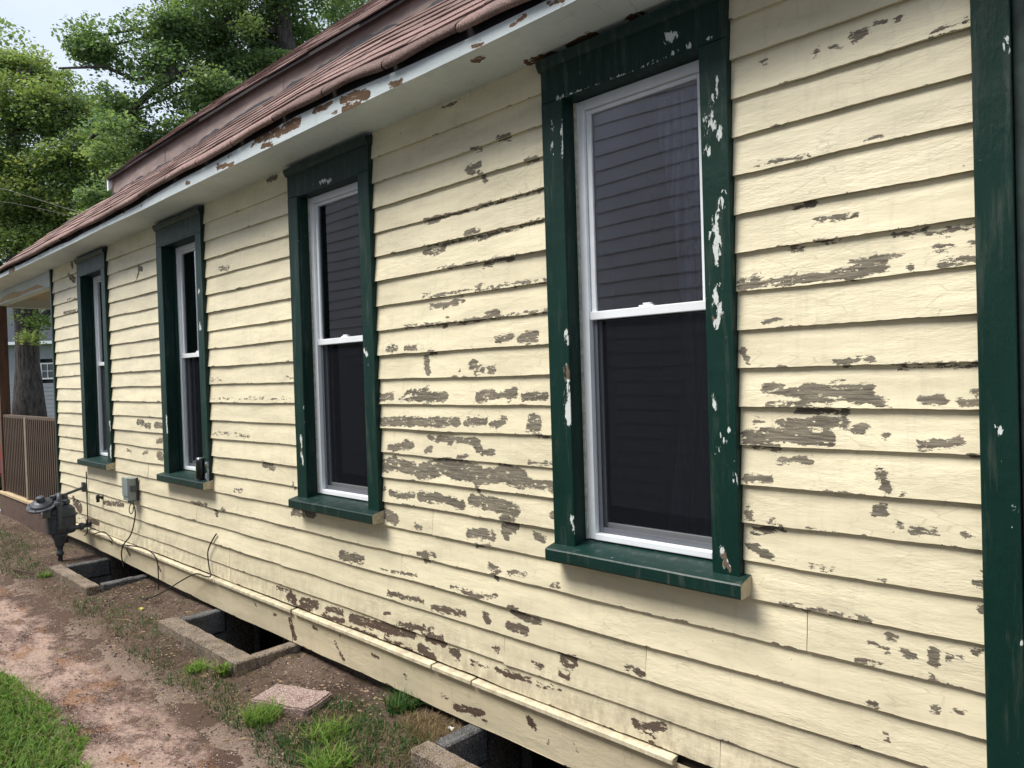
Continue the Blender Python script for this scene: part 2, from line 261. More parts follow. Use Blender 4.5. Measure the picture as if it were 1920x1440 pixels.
(-5.033,1.351,-4.808,1.363,0.0094),(-4.808,1.363,-4.422,1.355,0.0094),(-5.038,1.292,-5.032,1.259,0.015),(-4.28,1.184,-4.147,1.17,0.0202),(-3.935,0.925,-3.709,0.938,0.025),
(-4.681,0.986,-4.567,0.992,0.0127),(-5.001,0.82,-4.969,0.798,0.0187),(-4.883,0.844,-4.835,0.838,0.015),(-5.371,0.839,-5.11,0.846,0.014),(-4.984,1.728,-4.819,1.725,0.0075),
(-3.979,1.723,-3.868,1.721,0.0078),(-4.995,1.599,-3.865,1.6,0.0054),(-3.918,1.091,-3.907,1.06,0.013),(-6.396,1.401,-6.278,1.395,0.0263),(-6.233,1.379,-6.119,1.378,0.0212),
(-6.018,1.385,-5.856,1.385,0.0255),(-5.998,1.255,-5.888,1.272,0.0213),(-5.986,1.151,-5.902,1.135,0.034),(-6.303,1.151,-6.209,1.156,0.0131),(-6.694,1.162,-6.57,1.142,0.0093),
(-6.265,2.66,-6.175,2.628,0.017),(-6.246,2.615,-6.273,2.575,0.017),(-8.048,2.944,-7.971,2.872,0.0256),(-8.085,2.792,-7.92,2.737,0.0307),(-8.308,2.449,-7.842,2.437,0.0158),
(-8.167,2.569,-7.828,2.548,0.0092),(-6.276,1.751,-6.276,1.751,0.0109),(-8.233,0.575,-8.002,0.508,0.0484),(-7.313,0.645,-6.812,0.672,0.02),(-7.799,0.427,-7.487,0.429,0.0205),
(-4.106,2.916,-4.009,2.915,0.0162),
]
FAS=[
(-3.716,3.019,-3.465,2.99,0.0275),(-3.465,2.99,-3.279,2.991,0.0275),(-3.128,3.003,-2.987,3,0.015),(-2.889,2.988,-2.79,2.984,0.019),(-2.79,2.984,-2.688,2.957,0.019),
(-2.878,2.943,-2.755,2.929,0.0175),(-2.981,2.948,-2.945,2.944,0.0071),(-3.774,2.987,-3.737,2.984,0.0086),(-3.655,2.961,-3.552,2.945,0.0144),(-4.198,2.966,-4.115,2.954,0.012),
(-4.115,2.954,-4.001,2.938,0.012),(-4.639,2.959,-4.591,2.956,0.013),(-5.781,2.986,-5.715,2.983,0.0097),(-5.411,2.958,-5.411,2.958,0.0072),(-7.672,3.003,-7.536,3.003,0.0237),
(-9.207,2.935,-9.023,2.941,0.0338),(-4.057,2.996,-4.017,2.996,0.0075),(-2.521,2.948,-2.455,2.937,0.0157),(-2.008,2.943,-1.956,2.938,0.008),(-1.761,2.957,-1.74,2.957,0.0094),
(-1.806,2.949,-1.795,2.949,0.0056),(-1.623,2.966,-1.564,2.948,0.0105),
]
SOF=[
(-2.078,-0.197,-2.043,-0.201,0.0204),(-1.935,-0.024,-1.83,-0.014,0.0312),(-1.724,-0.02,-1.628,-0.03,0.0285),(-1.462,-0.033,-1.415,-0.037,0.0162),
]
CAS=[
(-1.13,2.625,-1.134,2.592,0.0049),(-1.135,2.58,-1.15,2.563,0.0098),(-1.158,2.543,-1.153,2.47,0.0087),(-1.129,2.464,-1.13,2.427,0.0065),(-1.178,2.519,-1.176,2.39,0.0044),
(-1.171,2.423,-1.166,2.401,0.0088),(-1.156,2.176,-1.152,2.128,0.014),(-1.152,2.111,-1.148,2.067,0.0146),(-1.154,2.051,-1.155,2.034,0.0052),(-1.128,2.251,-1.133,2.206,0.0081),
(-1.149,1.956,-1.156,1.922,0.0105),(-1.153,1.905,-1.15,1.867,0.014),(-1.165,1.859,-1.16,1.84,0.0175),(-1.308,2.812,-1.287,2.808,0.0157),(-1.169,2.761,-1.154,2.761,0.007),
(-1.763,2.742,-1.467,2.741,0.003),(-1.467,2.741,-1.215,2.758,0.003),(-1.828,2.662,-1.828,2.519,0.003),(-1.792,2.752,-1.782,2.745,0.01),(-1.775,2.709,-1.778,2.508,0.004),
(-1.787,1.855,-1.781,1.814,0.008),(-1.793,1.716,-1.782,1.645,0.01),(-1.785,1.634,-1.787,1.512,0.0149),(-1.776,1.134,-1.764,1.084,0.0191),(-1.163,1.11,-1.149,1.068,0.0105),
(-1.142,1.061,-1.135,1.048,0.0088),(-1.146,1.488,-1.14,1.461,0.0053),(-1.126,1.499,-1.126,1.499,0.0053),(-1.175,1.604,-1.17,1.569,0.0053),(-1.174,1.43,-1.174,1.43,0.0053),
(-1.101,1.391,-1.107,1.331,0.0053),(-3.774,1.381,-3.761,1.223,0.009),(-3.711,1.544,-3.689,1.523,0.018),(-3.116,1.848,-3.099,1.826,0.0131),(-5.725,1.463,-5.717,1.334,0.01),
(-5.067,2.344,-5.06,2.317,0.0145),(-5.069,2.119,-5.063,2.081,0.0145),(-6.997,1.384,-6.977,1.319,0.0143),(-6.995,1.159,-6.99,1.089,0.0238),(-3.48,2.772,-3.376,2.762,0.0115),
(-0.36,2.484,-0.357,2.457,0.0062),(-0.394,1.526,-0.393,1.517,0.0044),(-0.359,1.339,-0.357,1.326,0.0055),(-0.356,0.993,-0.356,0.993,0.0048),
]
# ---------------- lost-paint fields (some stand for shadow lines) ----------------
def field(caps,a,b,grow=0.):
    """signed distance (m, >0 inside) of points (a,b) to the union of capsules"""
    out=np.full(a.shape,-.04)
    if len(a)==0: return out
    for x1,z1,x2,z2,r in caps:
        lo,hi=min(x1,x2)-r-.04,max(x1,x2)+r+.04; zl,zh=min(z1,z2)-r-.04,max(z1,z2)+r+.04
        if hi<a.min() or lo>a.max() or zh<b.min() or zl>b.max(): continue
        dx,dz=x2-x1,z2-z1; L=dx*dx+dz*dz+1e-9; t=np.clip(((a-x1)*dx+(b-z1)*dz)/L,0,1)
        out=np.maximum(out,r+grow-np.hypot(a-x1-t*dx,b-z1-t*dz))
    return out
def panel(name,us,vs,fn,mat,parent,caps=None,edge=None,uv=None,extra=None,grow=0.):
    """a painted surface as a grid; fn(U,V)->x,y,z arrays. extra: more verts/faces with peel -4"""
    U,Vv=np.meshgrid(us,vs); x,y,z=fn(U,Vv); V=np.stack([x.ravel(),y.ravel(),z.ravel()],1)
    nu,nv=len(us),len(vs); i=np.arange(nu*nv).reshape(nv,nu)
    F=np.stack([i[:-1,:-1],i[:-1,1:],i[1:,1:],i[1:,:-1]],-1).reshape(-1,4).tolist()
    a,b=(uv(x,y,z) if uv else (x,z)); pe=field(caps,a.ravel(),b.ravel(),grow)*100 if caps else np.full(nu*nv,-4.)
    ed=edge(U,Vv).ravel() if edge else np.full(nu*nv,50.)
    V=V.tolist(); pe=pe.tolist(); ed=ed.tolist()
    if extra:
        n=len(V); V+=[list(v) for v in extra[0]]; F+=[[k+n for k in f] for f in extra[1]]; pe+=[-4.]*len(extra[0]); ed+=list(extra[2]) if len(extra)>2 else [50.]*len(extra[0])
    return mesh(name,V,F,mat,parent,False,{'peel':pe,'edge':ed})
def pbox(name,x0,x1,y0,y1,z0,z1,mat,parent,caps=None,step=.008,c=.002,edge_cm=None):
    """painted timber: fine front face (towards -Y) with rounded arrises, plain other faces"""
    us=np.concatenate([[x0],np.linspace(x0+c,x1-c,max(2,int((x1-x0)/step))),[x1]]); vs=np.concatenate([[z0],np.linspace(z0+c,z1-c,max(2,int((z1-z0)/step))),[z1]])
    def fn(U,V):
        ins=((U<=x0+1e-9)|(U>=x1-1e-9)|(V<=z0+1e-9)|(V>=z1-1e-9)); return U,np.where(ins,y0+c,y0)+n2(U*30,V*6,2)*.0012*(~ins),V
    E=[(x0,y0+c,z0),(x1,y0+c,z0),(x1,y1,z0),(x0,y1,z0),(x0,y0+c,z1),(x1,y0+c,z1),(x1,y1,z1),(x0,y1,z1)]
    return panel(name,us,vs,fn,mat,parent,caps,(lambda U,V:np.full(U.shape,50.)) ,extra=(E,[(0,3,2,1),(4,5,6,7),(0,4,7,3),(1,2,6,5),(3,7,6,2)]))
# ---------------- materials ----------------
M={}
CREAM=(.80,.725,.52)
M['siding']=painted('cream_siding_paint',CREAM,(.07,.06,.045),(.315,.28,.215),brown_low=True,rough=.48,edgechips=1.15)
M['wtboard']=painted('dusty_shaded_cream_skirt_paint',(.66,.575,.40),(.07,.045,.032),(.16,.10,.072),rough=.6,dirt=.20,edgechips=1.1,crack=True)  # dusty cream, darkened to paint in the shade below the drip cap
M['green']=painted('dark_green_trim_paint',(.0034,.029,.0215),(.10,.072,.05),(.22,.17,.13),primer=(.66,.70,.68),rough=.46,vert=True,edgechips=.0,dirt=.20,crack=True,amp=1.25,chip=1.5,grow=-.28,spec=.25)
M['greenh']=painted('dark_green_sill_paint',(.004,.028,.023),(.06,.045,.035),(.2,.17,.14),primer=(.3,.33,.3),rough=.42,edgechips=.0,dirt=.30,crack=False,amp=.6,spec=.4)
M['white']=painted('greyish_white_eave_paint',(.62,.69,.71),(.10,.055,.03),(.22,.13,.07),rough=.55,edgechips=.3,dirt=.14)
M['soffit']=painted('lightened_soffit_paint',(.74,.81,.84),(.10,.055,.03),(.22,.13,.07),rough=.55,edgechips=.3,dirt=.16)  # eave white made lighter and bluer, painting in light from below
M['vinyl']=simple('white_vinyl',(.86,.90,.94),.35,.05,14,0,spec=.5)
M['caulk']=simple('dirty_caulk',(.60,.57,.48),.8,.35,40)
M['gray_frame']=simple('grey_screen_frame',(.12,.13,.15),.5,.08,10)
M['oldgreen']=simple('faded_green_board',(.035,.055,.048),.8,.5,9)
M['sheath']=simple('dark_sheathing',(.05,.035,.025),.9,.2,10)
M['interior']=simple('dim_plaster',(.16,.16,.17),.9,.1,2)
M['endgrain']=simple('cream_end_grain',(.46,.40,.28),.7,.25,50)
N=NT('drape'); w=N.noise((26,4,.7),1,3,.5); M['drape']=N.fin(N.mix(N.rng(w,.35,.65),(.04,.045,.06),(.62,.64,.70)),.9)  # vertical light and dark bands paint the shading of the folds
N=NT('window_glass'); fr=N.n('ShaderNodeFresnel'); fr.inputs[0].default_value=1.5
gl=N.n('ShaderNodeBsdfGlossy'); gl.inputs['Roughness'].default_value=.012; tr=N.n('ShaderNodeBsdfTransparent'); tr.inputs[0].default_value=(.78,.82,.86,1)
nb=N.bump(N.noise((.9,.9,1.3),1,1,.3),.010,.45); N.l(nb,gl.inputs['Normal'])
ms=N.n('ShaderNodeMixShader'); N.l(N.math('MULTIPLY_ADD',fr.outputs[0],2.3,.04,clamp=True),ms.inputs[0]); N.l(tr.outputs[0],ms.inputs[1]); N.l(gl.outputs[0],ms.inputs[2]); N.l(ms.outputs[0],N.out.inputs[0]); M['glass']=N.m
N=NT('insect_screen'); tr=N.n('ShaderNodeBsdfTransparent'); df=N.n('ShaderNodeBsdfDiffuse'); df.inputs[0].default_value=(.014,.016,.021,1); ms=N.n('ShaderNodeMixShader'); ms.inputs[0].default_value=.58
N.l(tr.outputs[0],ms.inputs[1]); N.l(df.outputs[0],ms.inputs[2]); N.l(ms.outputs[0],N.out.inputs[0]); M['screen']=N.m
# asphalt shingles
N=NT('red_brown_asphalt_shingle'); g=N.noise((230,230,230),1,4,.75); k=N.noise((6,6,6),1,4,.6); r=N.rand()
c=N.mix(N.rng(g,.40,.60),(.10,.058,.052),(.50,.345,.31)); c=N.mix(1.,c,N.rng(r,0,1,.68,1.22),'MULTIPLY'); c=N.mix(N.rng(k,.5,.72,0,.55),c,(.16,.125,.115))
M['shingle']=N.fin(c,.92,N.bump(N.math('ADD',g,N.noise((40,40,40),1,4,.7)),.007,1.),0,.2)
M['tar']=simple('black_roof_tar',(.035,.037,.045),.6,.3,30,.004)
M['flash']=simple('weathered_step_board',(.30,.225,.205),.75,.28,5,.002,stretch=(1,1,4))
M['drip']=simple('dark_deck_and_shadow_gap',(.028,.02,.022),.8,.2,20)  # upper deck edge, and the painted shadow gap under the eave shingles
# concrete etc
def concrete(name,a,b,moss=.5,rough=.95,mcol=(.07,.065,.02),speck=.6,dots=(.36,.33,.30)):
    N=NT(name); n=N.noise((9,9,9),1,7,.7); f=N.noise((160,160,160),1,3,.7); c=N.mix(N.rng(n,.32,.66),a,b); c=N.mix(N.rng(f,.50,.62,0,speck),c,dots); c=N.mix(N.rng(f,.34,.46,speck,0),c,tuple(q*.45 for q in a)); m=N.noise((13,13,13),1,6,.75,loc=(4,4,1))
    c=N.mix(N.rng(m,.5,.66,0,moss),c,mcol); n=N.bump(N.noise((55,55,55),1,6,.7),.012,.9); return N.fin(c,rough,n,0,.15)
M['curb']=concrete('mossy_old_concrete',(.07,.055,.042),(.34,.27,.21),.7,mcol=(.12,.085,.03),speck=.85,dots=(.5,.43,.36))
M['curbdark']=concrete('dark_grey_concrete',(.04,.042,.045),(.15,.155,.165),.3)  # darker, greyer concrete for side curbs, shafts and cellar frames
M['slab']=concrete('pinkish_aggregate_slab',(.24,.15,.13),(.44,.32,.28),.12,speck=.9,dots=(.70,.60,.55))
# gas meter, boxes
M['meter']=simple('dark_grey_meter_paint',(.045,.055,.07),.42,.25,18,.001,spec=.5)
M['pipe']=simple('grey_pipe_paint',(.07,.08,.09),.45,.25,20)
M['steel']=simple('bare_metal',(.62,.63,.64),.28,.15,20,metal=1.)
M['elbox']=simple('grey_box_enamel',(.235,.275,.28),.4,.10,14,spec=.5)
M['cable']=simple('black_cable',(.022,.017,.015),.6,.2,30)
M['black']=simple('black_gloss',(.012,.013,.013),.25,.1,20,spec=.6)
M['limegreen']=simple('lime_print',(.14,.42,.03),.35,.1,30)
# wood for porch
M['graywood']=simple('weathered_grey_slats',(.105,.075,.058),.85,.3,14,.002,stretch=(3,3,.3))
M['deckwood']=simple('pale_deck_edge',(.50,.38,.235),.8,.2,8,.002)
M['skirt']=simple('brown_porch_skirt',(.105,.066,.052),.75,.25,5,.003,stretch=(1,1,3))
M['post']=simple('red_brown_post',(.10,.055,.035),.7,.35,9,.002,stretch=(3,3,.4))
M['ceiling']=simple('tan_porch_ceiling',(.42,.35,.27),.8,.12,5)
# ---------------- house ----------------
house=empty('house',(-4,2,0)); tag(house,'old cream clapboard house with peeling paint and dark green window trim','house')
XL,XR=-8.66,1.2; ZB0,EXP=.47,.1225
WIN=[dict(l=-1.88,r=-1.10,rec=.035),dict(l=-3.83,r=-3.035,rec=.035),dict(l=-5.81,r=-5.005,rec=.066),dict(l=-7.775,r=-6.985,rec=.07)]
GX0,GX1=-.435,-.352   # green board near the right edge
JO={4:[-2.65,-6.2],3:[-3.852,-.9],1:[-1.484,-4.1,-6.9],0:[-4.795,-2.2],2:[-6.69,-2.9,-5.3],-1:[-4.79,-1.2],5:[],}
def sag(x): return .006*np.sin(np.asarray(x)*.55+.7)
GAPS=[(-.75,-.42,1,.008),]
def board(x0,x1,zb,zt,row,cut_top=None,coarse=False):
    near=x0>-4.3; st=.0065 if near else .016
    if coarse: st=.05
    us=np.linspace(x0,x1,max(2,int((x1-x0)/st)+1)); nz=12 if near else 7
    if coarse: nz=3
    top=cut_top if cut_top else zt+.012
    vs=np.linspace(0,1,nz)
    sd=row*13+int(abs(x0)*10); wv=lambda u:n1(u*2.1,sd)*.0065+n1(u*9,sd+5)*.0026+n1(u*60,sd+2)*.0014
    lift=.006*random.random()+.0012; H=top-zb
    def ybot(u): return -.0155-lift*(.5+n1(u*1.7,sd+9))-.004*np.clip(n1(u*2.3,sd+3)-.2,0,1)*4
    def fn(U,V):
        b=zb+wv(U)+sag(U)*.35; z=b+V*(top-b); yb=ybot(U); return U,yb+(V*H/(EXP+.012))*(-.003-yb)+n2(U*9,V*5,row+3)*.0012,z
    ub=us; x=ub; b=zb+wv(x)+sag(x)*.35; yb=ybot(x); n=len(x)
    EV=[(x[i],yb[i],b[i]) for i in range(n)]+[(x[i],yb[i]+.0125,b[i]+.0008) for i in range(n)]
    EF=[(i,n+i,n+i+1,i+1) for i in range(n-1)]
    m=len(EV); ti=[(x0,yb[0],b[0]),(x0,-.003,top),(x0,.004,top),(x0,.004,b[0]),(x1,yb[-1],b[-1]),(x1,-.003,top),(x1,.004,top),(x1,.004,b[-1])]
    EV+=ti; EF+=[(m,m+1,m+2,m+3),(m+7,m+6,m+5,m+4)]
    ex=(EV,EF,[0.]*n+[.6]*n+[50.]*8)
    return panel('siding_board',us,vs,fn,M['siding'],house,SID,lambda U,V:V*H*100,extra=ex)
rows=list(range(-1,20))
for k in rows:
    zb=ZB0+EXP*k; zt=zb+EXP
    if k==-1: zb=.368
    cuts=[XL]
    if zt<=.97: segs=[(XL,GX0)]
    else:
        segs=[]; a=XL
        for w in WIN[::-1]: segs.append((a,w['l'])); a=w['r']
        segs.append((a,GX0))
    js=JO.get(k,[])
    out=[]
    for a,b in segs:
        p=[a]+sorted(j for j in js if a+.1<j<b-.1)+[b]
        out+=[(p[i]+.0015,p[i+1]-.0015) for i in range(len(p)-1)]
    for a,b in out: board(a,b,zb,zt,k)
    if k==4:
        for w in WIN: board(w['l']+.002,w['r']-.002,zb,zt,k,cut_top=.99)
    board(GX1+.03,XR,zb,zt,k,coarse=True)
# sheathing with openings, and a dim room behind
mb=MB(); xs=[XL+.01]+[v for w in WIN[::-1] for v in (w['l']+.09,w['r']-.09)]+[XR]
for i in range(0,len(xs),2): mb.box(xs[i],xs[i+1],.006,.10,.16,3.0)
for w in WIN: mb.box(w['l']+.09,w['r']-.09,.006,.10,.16,.985); mb.box(w['l']+.09,w['r']-.09,.006,.10,2.74,3.0)
mb.build('sheathing',M['sheath'],house)
MB().box(XL,XR,4.05,4.2,0,3.0).box(XL,XL+.12,.1,4.05,0,3.0).box(XR-.12,XR,.1,4.05,0,3.0).build('outer_wall',M['endgrain'],house)
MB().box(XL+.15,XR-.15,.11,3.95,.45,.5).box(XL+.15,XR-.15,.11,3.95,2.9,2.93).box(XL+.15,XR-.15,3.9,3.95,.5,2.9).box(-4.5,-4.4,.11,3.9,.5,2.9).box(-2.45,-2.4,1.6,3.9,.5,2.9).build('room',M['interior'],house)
# ---------------- windows ----------------
def bar(name,x0,x1,y0,y1,z0,z1,mat,par,c=.003): return MB().box(x0,x1,y0,y1,z0,z1,c).build(name,mat,par)
for wi,w in enumerate(WIN):
    P=empty('window',parent=house); l,r,rec=w['l'],w['r'],w['rec']; cw=.103; il,ir=l+cw,r-.096
    zt=2.742; cy=-.036
    pbox('casing',l,il,cy,.02,1.022,zt,M['green'],P,CAS,.009); pbox('casing',ir,r,cy-.001,.02,1.0,zt,M['green'],P,CAS,.009)
    pbox('head_casing',l,r,cy+.0015,.02,zt+.001,2.872,M['green'],P,CAS,.012)
    # moulded crown: stepped profile
    prof=[(-.036,2.868),(-.042,2.872),(-.046,2.880),(-.049,2.886),(-.052,2.890),(-.052,2.908),(-.046,2.913),(.0,2.916)]
    V=[];F=[]
    for xx in (l-.009,r+.006):
        V+=[(xx,a,b) for a,b in prof]+[(xx,0,2.868)]
    n=len(prof)+1; F=[(i,i+1,n+i+1,n+i) for i in range(n-1)]+[tuple(range(n)),tuple(range(n,2*n))[::-1]]
    fix_normals(mesh('crown',V,F,M['greenh'],P,attrs={'peel':[-4]*len(V),'edge':[50]*len(V)}))
    # jambs (reveal)
    dp=rec+.05
    pj=MB(); pj.box(il-.012,il+.002,-.033,dp,1.02,zt-.001,.0015); 
    o=pj.build('jamb',M['green'],P); MB().box(ir-.002,ir+.012,-.033,dp,1.02,zt-.001).build('jamb',M['green'],P); MB().box(il+.0025,ir-.0025,-.033,dp,zt-.004,zt+.012).build('jamb',M['green'],P)
    if wi>1: bar('stop',il+.0005,il+.014,rec-.022,rec+.004,1.03,zt-.003,M['green'],P,.002)
    # sill: sloping top, thick nose, unpainted-green end grain cream
    s0,s1=(l-.006,r+.024) if wi==0 else (l-.02,r+.006)
    S=[(-.082,.972),(-.085,.978),(-.085,1.016),(-.081,1.0205),(rec+.03,1.052),(rec+.03,.985),(-.02,.972)]
    nx=int((s1-s0)/.012); us=np.linspace(s0,s1,nx); V=[];F=[]
    k=len(S)
    for u in us:
        V+=[(u,a+n1(u*14,3+wi)*.002*(a<-.05),b+n1(u*9,5+wi)*.0018) for a,b in S]
    for i in range(nx-1):
        for j in range(k): F.append((i*k+j,(i+1)*k+j,(i+1)*k+(j+1)%k,i*k+(j+1)%k))
    F.append(tuple(range(k)))
    V=np.array(V); pe=np.where(V[:,1]<-.07,-1.25,-.72-.4*RNG.random(len(V)))
    fix_normals(mesh('sill',V,F,M['greenh'],P,attrs={'peel':pe,'edge':[50]*len(V)}))
    e=[(s1+.0012,a,b) for a,b in S]; mesh('sill_end',e,[tuple(range(k))[::-1]],M['endgrain'],P)
    # vinyl frame
    y0=rec; fl,fr_,fb,ft=il+.013,ir-.001,1.052,zt-.006
    bar('caulk_bead',il+.0025,il+.0125,y0-.004,y0+.01,1.05,zt-.005,M['caulk'],P,.001)
    for nm,b_ in (('frame',(fl,fl+.034,y0,y0+.06,fb,ft)),('frame',(fr_-.036,fr_,y0,y0+.06,fb,ft)),('frame',(fl+.035,fr_-.037,y0,y0+.06,ft-.036,ft)),('frame',(fl+.035,fr_-.037,y0-.004,y0+.06,fb,fb+.024))): bar(nm,*b_,M['vinyl'],P)
    a,b=fl+.036,fr_-.038
    # upper sash
    for b_ in ((a,a+.022,y0+.014,y0+.034,1.899,ft-.038),(b-.018,b,y0+.014,y0+.034,1.899,ft-.038),(a+.023,b-.019,y0+.014,y0+.034,ft-.054,ft-.038),(a-.004,b+.004,y0+.006,y0+.038,1.897,1.929)): bar('sash_rail',*b_,M['vinyl'],P)
    MB().box(a+.02,b-.016,y0+.023,y0+.027,1.92,ft-.05).build('glass',M['glass'],P)
    # lower sash sits inside, insect screen and its grey frame outside it
    for b_ in ((a,a+.020,y0+.042,y0+.058,fb+.03,1.895),(b-.014,b,y0+.042,y0+.058,fb+.03,1.895),(a+.021,b-.015,y0+.042,y0+.058,fb+.026,fb+.062)): bar('sash_rail',*b_,M['vinyl'],P)
    MB().box(a+.018,b-.012,y0+.049,y0+.053,fb+.055,1.895).build('glass',M['glass'],P)
    for b_ in ((a+.001,a+.019,y0+.022,y0+.030,fb+.026,1.895),(b-.011,b-.001,y0+.022,y0+.030,fb+.026,1.895),(a+.0195,b-.0115,y0+.022,y0+.030,fb+.026,fb+.046)): bar('screen_frame',*b_,M['gray_frame'],P,.002)
    mesh('insect_screen',[(a+.01,y0+.026,fb+.03),(b-.008,y0+.026,fb+.03),(b-.008,y0+.026,1.894),(a+.01,y0+.026,1.894)],[(0,1,2,3)],M['screen'],P)
    # tilt latch on the meeting rail
    mx_=(a+b)/2; MB().box(mx_-.03,mx_+.03,y0+.012,y0+.03,1.93,1.936,.001).box(mx_-.012,mx_+.02,y0+.012,y0+.026,1.936,1.943,.001).build('latch',M['vinyl'],P)
    # drapes
    def drape(x0,x1,y,amp,z0,z1,name='curtain',seed=0,pull=0):
        us=np.linspace(x0,x1,60); vs=np.linspace(z0,z1,12); U,Vv=np.meshgrid(us,vs); sq=pull*np.sin((Vv-z0)/(z1-z0)*math.pi)
        X=U+sq*(x1-U)/(x1-x0); Y=y+amp*np.sin(U*55+n2(U*6,Vv*1.5,seed)*4)+0*U; V=np.stack([X.ravel(),Y.ravel(),Vv.ravel()],1); i=np.arange(60*12).reshape(12,60)
        mesh(name,V,np.stack([i[:-1,:-1],i[:-1,1:],i[1:,1:],i[1:,:-1]],-1).reshape(-1,4),M['drape'],P,True)
    if wi==0: drape(-1.52,-1.2,.20,.016,1.0,2.72,seed=1,pull=.10)
    if wi==1: drape(-3.72,-3.12,.16,.014,1.9,2.72,seed=2); drape(-3.72,-3.12,.18,.010,1.0,1.9,seed=4)
    if wi==2: drape(-5.7,-5.35,.2,.015,1.0,2.72,seed=3)
    if wi==2:  # torn foil-like paint curl hanging off the right casing foot
        V=[];F=[]
        for i in range(9):
            t=i/8; zz=1.165-.13*t; wd=.010+.022*math.sin(t*2.6); yy=-.044-.008*math.sin(t*9); V+=[(r-.020-wd*.6,yy,zz),(r-.012+.004*math.sin(t*14),yy-.007*math.cos(t*11),zz-.005),(r-.006+wd*.35,-.040,zz-.01*t)]
        for i in range(8):
            for j in range(2): F.append((i*3+j,i*3+j+1,i*3+j+4,i*3+j+3))
        o=mesh('peeling_paint',V,F,M['steel'],P); o['label']='loose silvery paint curl at the foot of the casing'
# green boards at the two ends of the wall
pbox('corner_board',GX0,GX1,-.040,.01,.10,3.0,M['green'],house,CAS,.01)
pbox('corner_board',GX1+.001,GX1+.028,-.020,.01,.10,3.0,M['oldgreen'],house,None,.03)
pbox('corner_board',XL-.045,XL-.001,-.030,.01,.20,2.925,M['green'],house,None,.03)
# water table, drip cap, foundation
for a,b in ((XL,-3.974),(-3.968,XR)):
    us=np.linspace(a,b,int((b-a)/.012)); vs=np.linspace(0,1,16)
    def fn(U,V): zb=.148+.055*np.clip((-U-5)/3,0,1)+n1(U*5,77)*.006; return U,-.022+n2(U*3,V*2,5)*.003+0*U,zb+V*(.338-zb)
    xx=us; zb=.148+.055*np.clip((-xx-5)/3,0,1)+n1(xx*5,77)*.006; n=len(xx)
    panel('water_table_board',us,vs,fn,M['wtboard'],house,SID,lambda U,V:V*20,extra=([(xx[i],-.022,zb[i]) for i in range(n)]+[(xx[i],.004,zb[i]+.002) for i in range(n)],[(i,n+i,n+i+1,i+1) for i in range(n-1)],[0.]*n+[.5]*n))
cj=[-8.55,-4.967,-3.932,-2.655,-2.381,-1.358]
for a,b in zip(cj[:-1],cj[1:]):
    a+=.006;b-=.006 if b!=-3.932 else .02; nx=max(4,int((b-a)/.03)); us=np.linspace(a,b,nx); prof=[(-.020,.334),(-.042,.334),(-.0455,.337),(-.0455,.352),(-.042,.356),(-.004,.358)]; k=len(prof); V=[];F=[]; tl=random.uniform(-.002,.002)
    for u in us: V+=[(u,p+n1(u*4,31)*.003,q_+tl+sag(u)*.4+n1(u*3,12)*.003) for p,q_ in prof]
    for i in range(nx-1):
        for j in range(k): F.append((i*k+j,(i+1)*k+j,(i+1)*k+(j+1)%k,i*k+(j+1)%k))
    F+=[tuple(range(k)),tuple((nx-1)*k+j for j in range(k))]
    o=mesh('drip_cap',V,F,M['siding'],house,attrs={'peel':[-1.15 if random.random()<.5 else -2. for _ in V],'edge':[50]*len(V)}); fix_normals(o)
M['found']=concrete('dark_foundation',(.03,.026,.022),(.10,.088,.074),.4)
WELLS=[(-7.41,-6.38,-.445),(-5.05,-3.93,-.392),(-2.445,-1.30,-.345)]
mb=MB(); xs=[XL]+[v for a,b,_ in WELLS for v in (a+.09,b-.09)]+[XR]
for i in range(0,len(xs),2): mb.box(xs[i],xs[i+1],.03,.25,-.7,.158)
for a,b,_ in WELLS: mb.box(a+.09,b-.09,.03,.25,-.7,-.45)
mb.build('foundation_wall',M['found'],house)
# shaded cellar behind the openings, with a low window sash in each
for a,b,_ in WELLS:
    MB().box(a,b,.6,.62,-.7,.2).build('cellar_wall',M['interior'],house)
    p=empty('cellar_window',parent=house); cx=(a+b)/2
    for b_ in ((a+.12,a+.16,.2,.23,-.42,.12),(b-.16,b-.12,.2,.23,-.42,.12),(a+.16,b-.16,.2,.23,-.42,-.38),(cx-.015,cx+.015,.2,.23,-.38,.12)): bar('frame',*b_,M['curbdark'],p,.003)
# ---------------- eave and roof ----------------
EX=[-13,-9.5,-6.3,-5.0,-3.6,-3.3,-2.5,-1.7,2]; EZ=[3.0,3.0,2.998,3.022,3.046,3.049,3.030,3.005,3.0]
def ez(x): return np.interp(x,EX,EZ)+n1(np.asarray(x)*2.6,8)*.010
RX0,RX1=-12.5,1.3
us=np.arange(RX0,RX1,.012); vs=np.linspace(0,1,10)
us2=us
panel('fascia',us,vs,lambda U,V:(U,-.27+n1(U*1.5,21)*.004,2.93+n1(U*1.1,33)*.004+V*(ez(U)-.030-2.93)),M['white'],house,FAS,lambda U,V:np.full(U.shape,50.))
mb=MB(); xs=np.arange(RX0,RX1,.1); V=[];F=[]
for x in xs: V+=[(x,-.268,ez(x)-.032),(x,-.250,ez(x)-.030),(x,-.250,ez(x)+.02)]
for i in range(len(xs)-1):
    for j in range(2): F.append((i*3+j,i*3+j+1,i*3+j+4,i*3+j+3))
mesh('eave_shadow_strip',V,F,M['drip'],house)  # dark strip that paints the shadow below the shingle edge
panel('soffit',np.arange(RX0,RX1,.02),np.linspace(0,1,14),lambda U,V:(U,-.268+V*.272,2.931+n1(U*1.1,33)*.004*(1-V)+n2(U*2,V,3)*.002),M['soffit'],house,SOF,lambda U,V:np.full(U.shape,50.),uv=lambda x,y,z:(x,y))
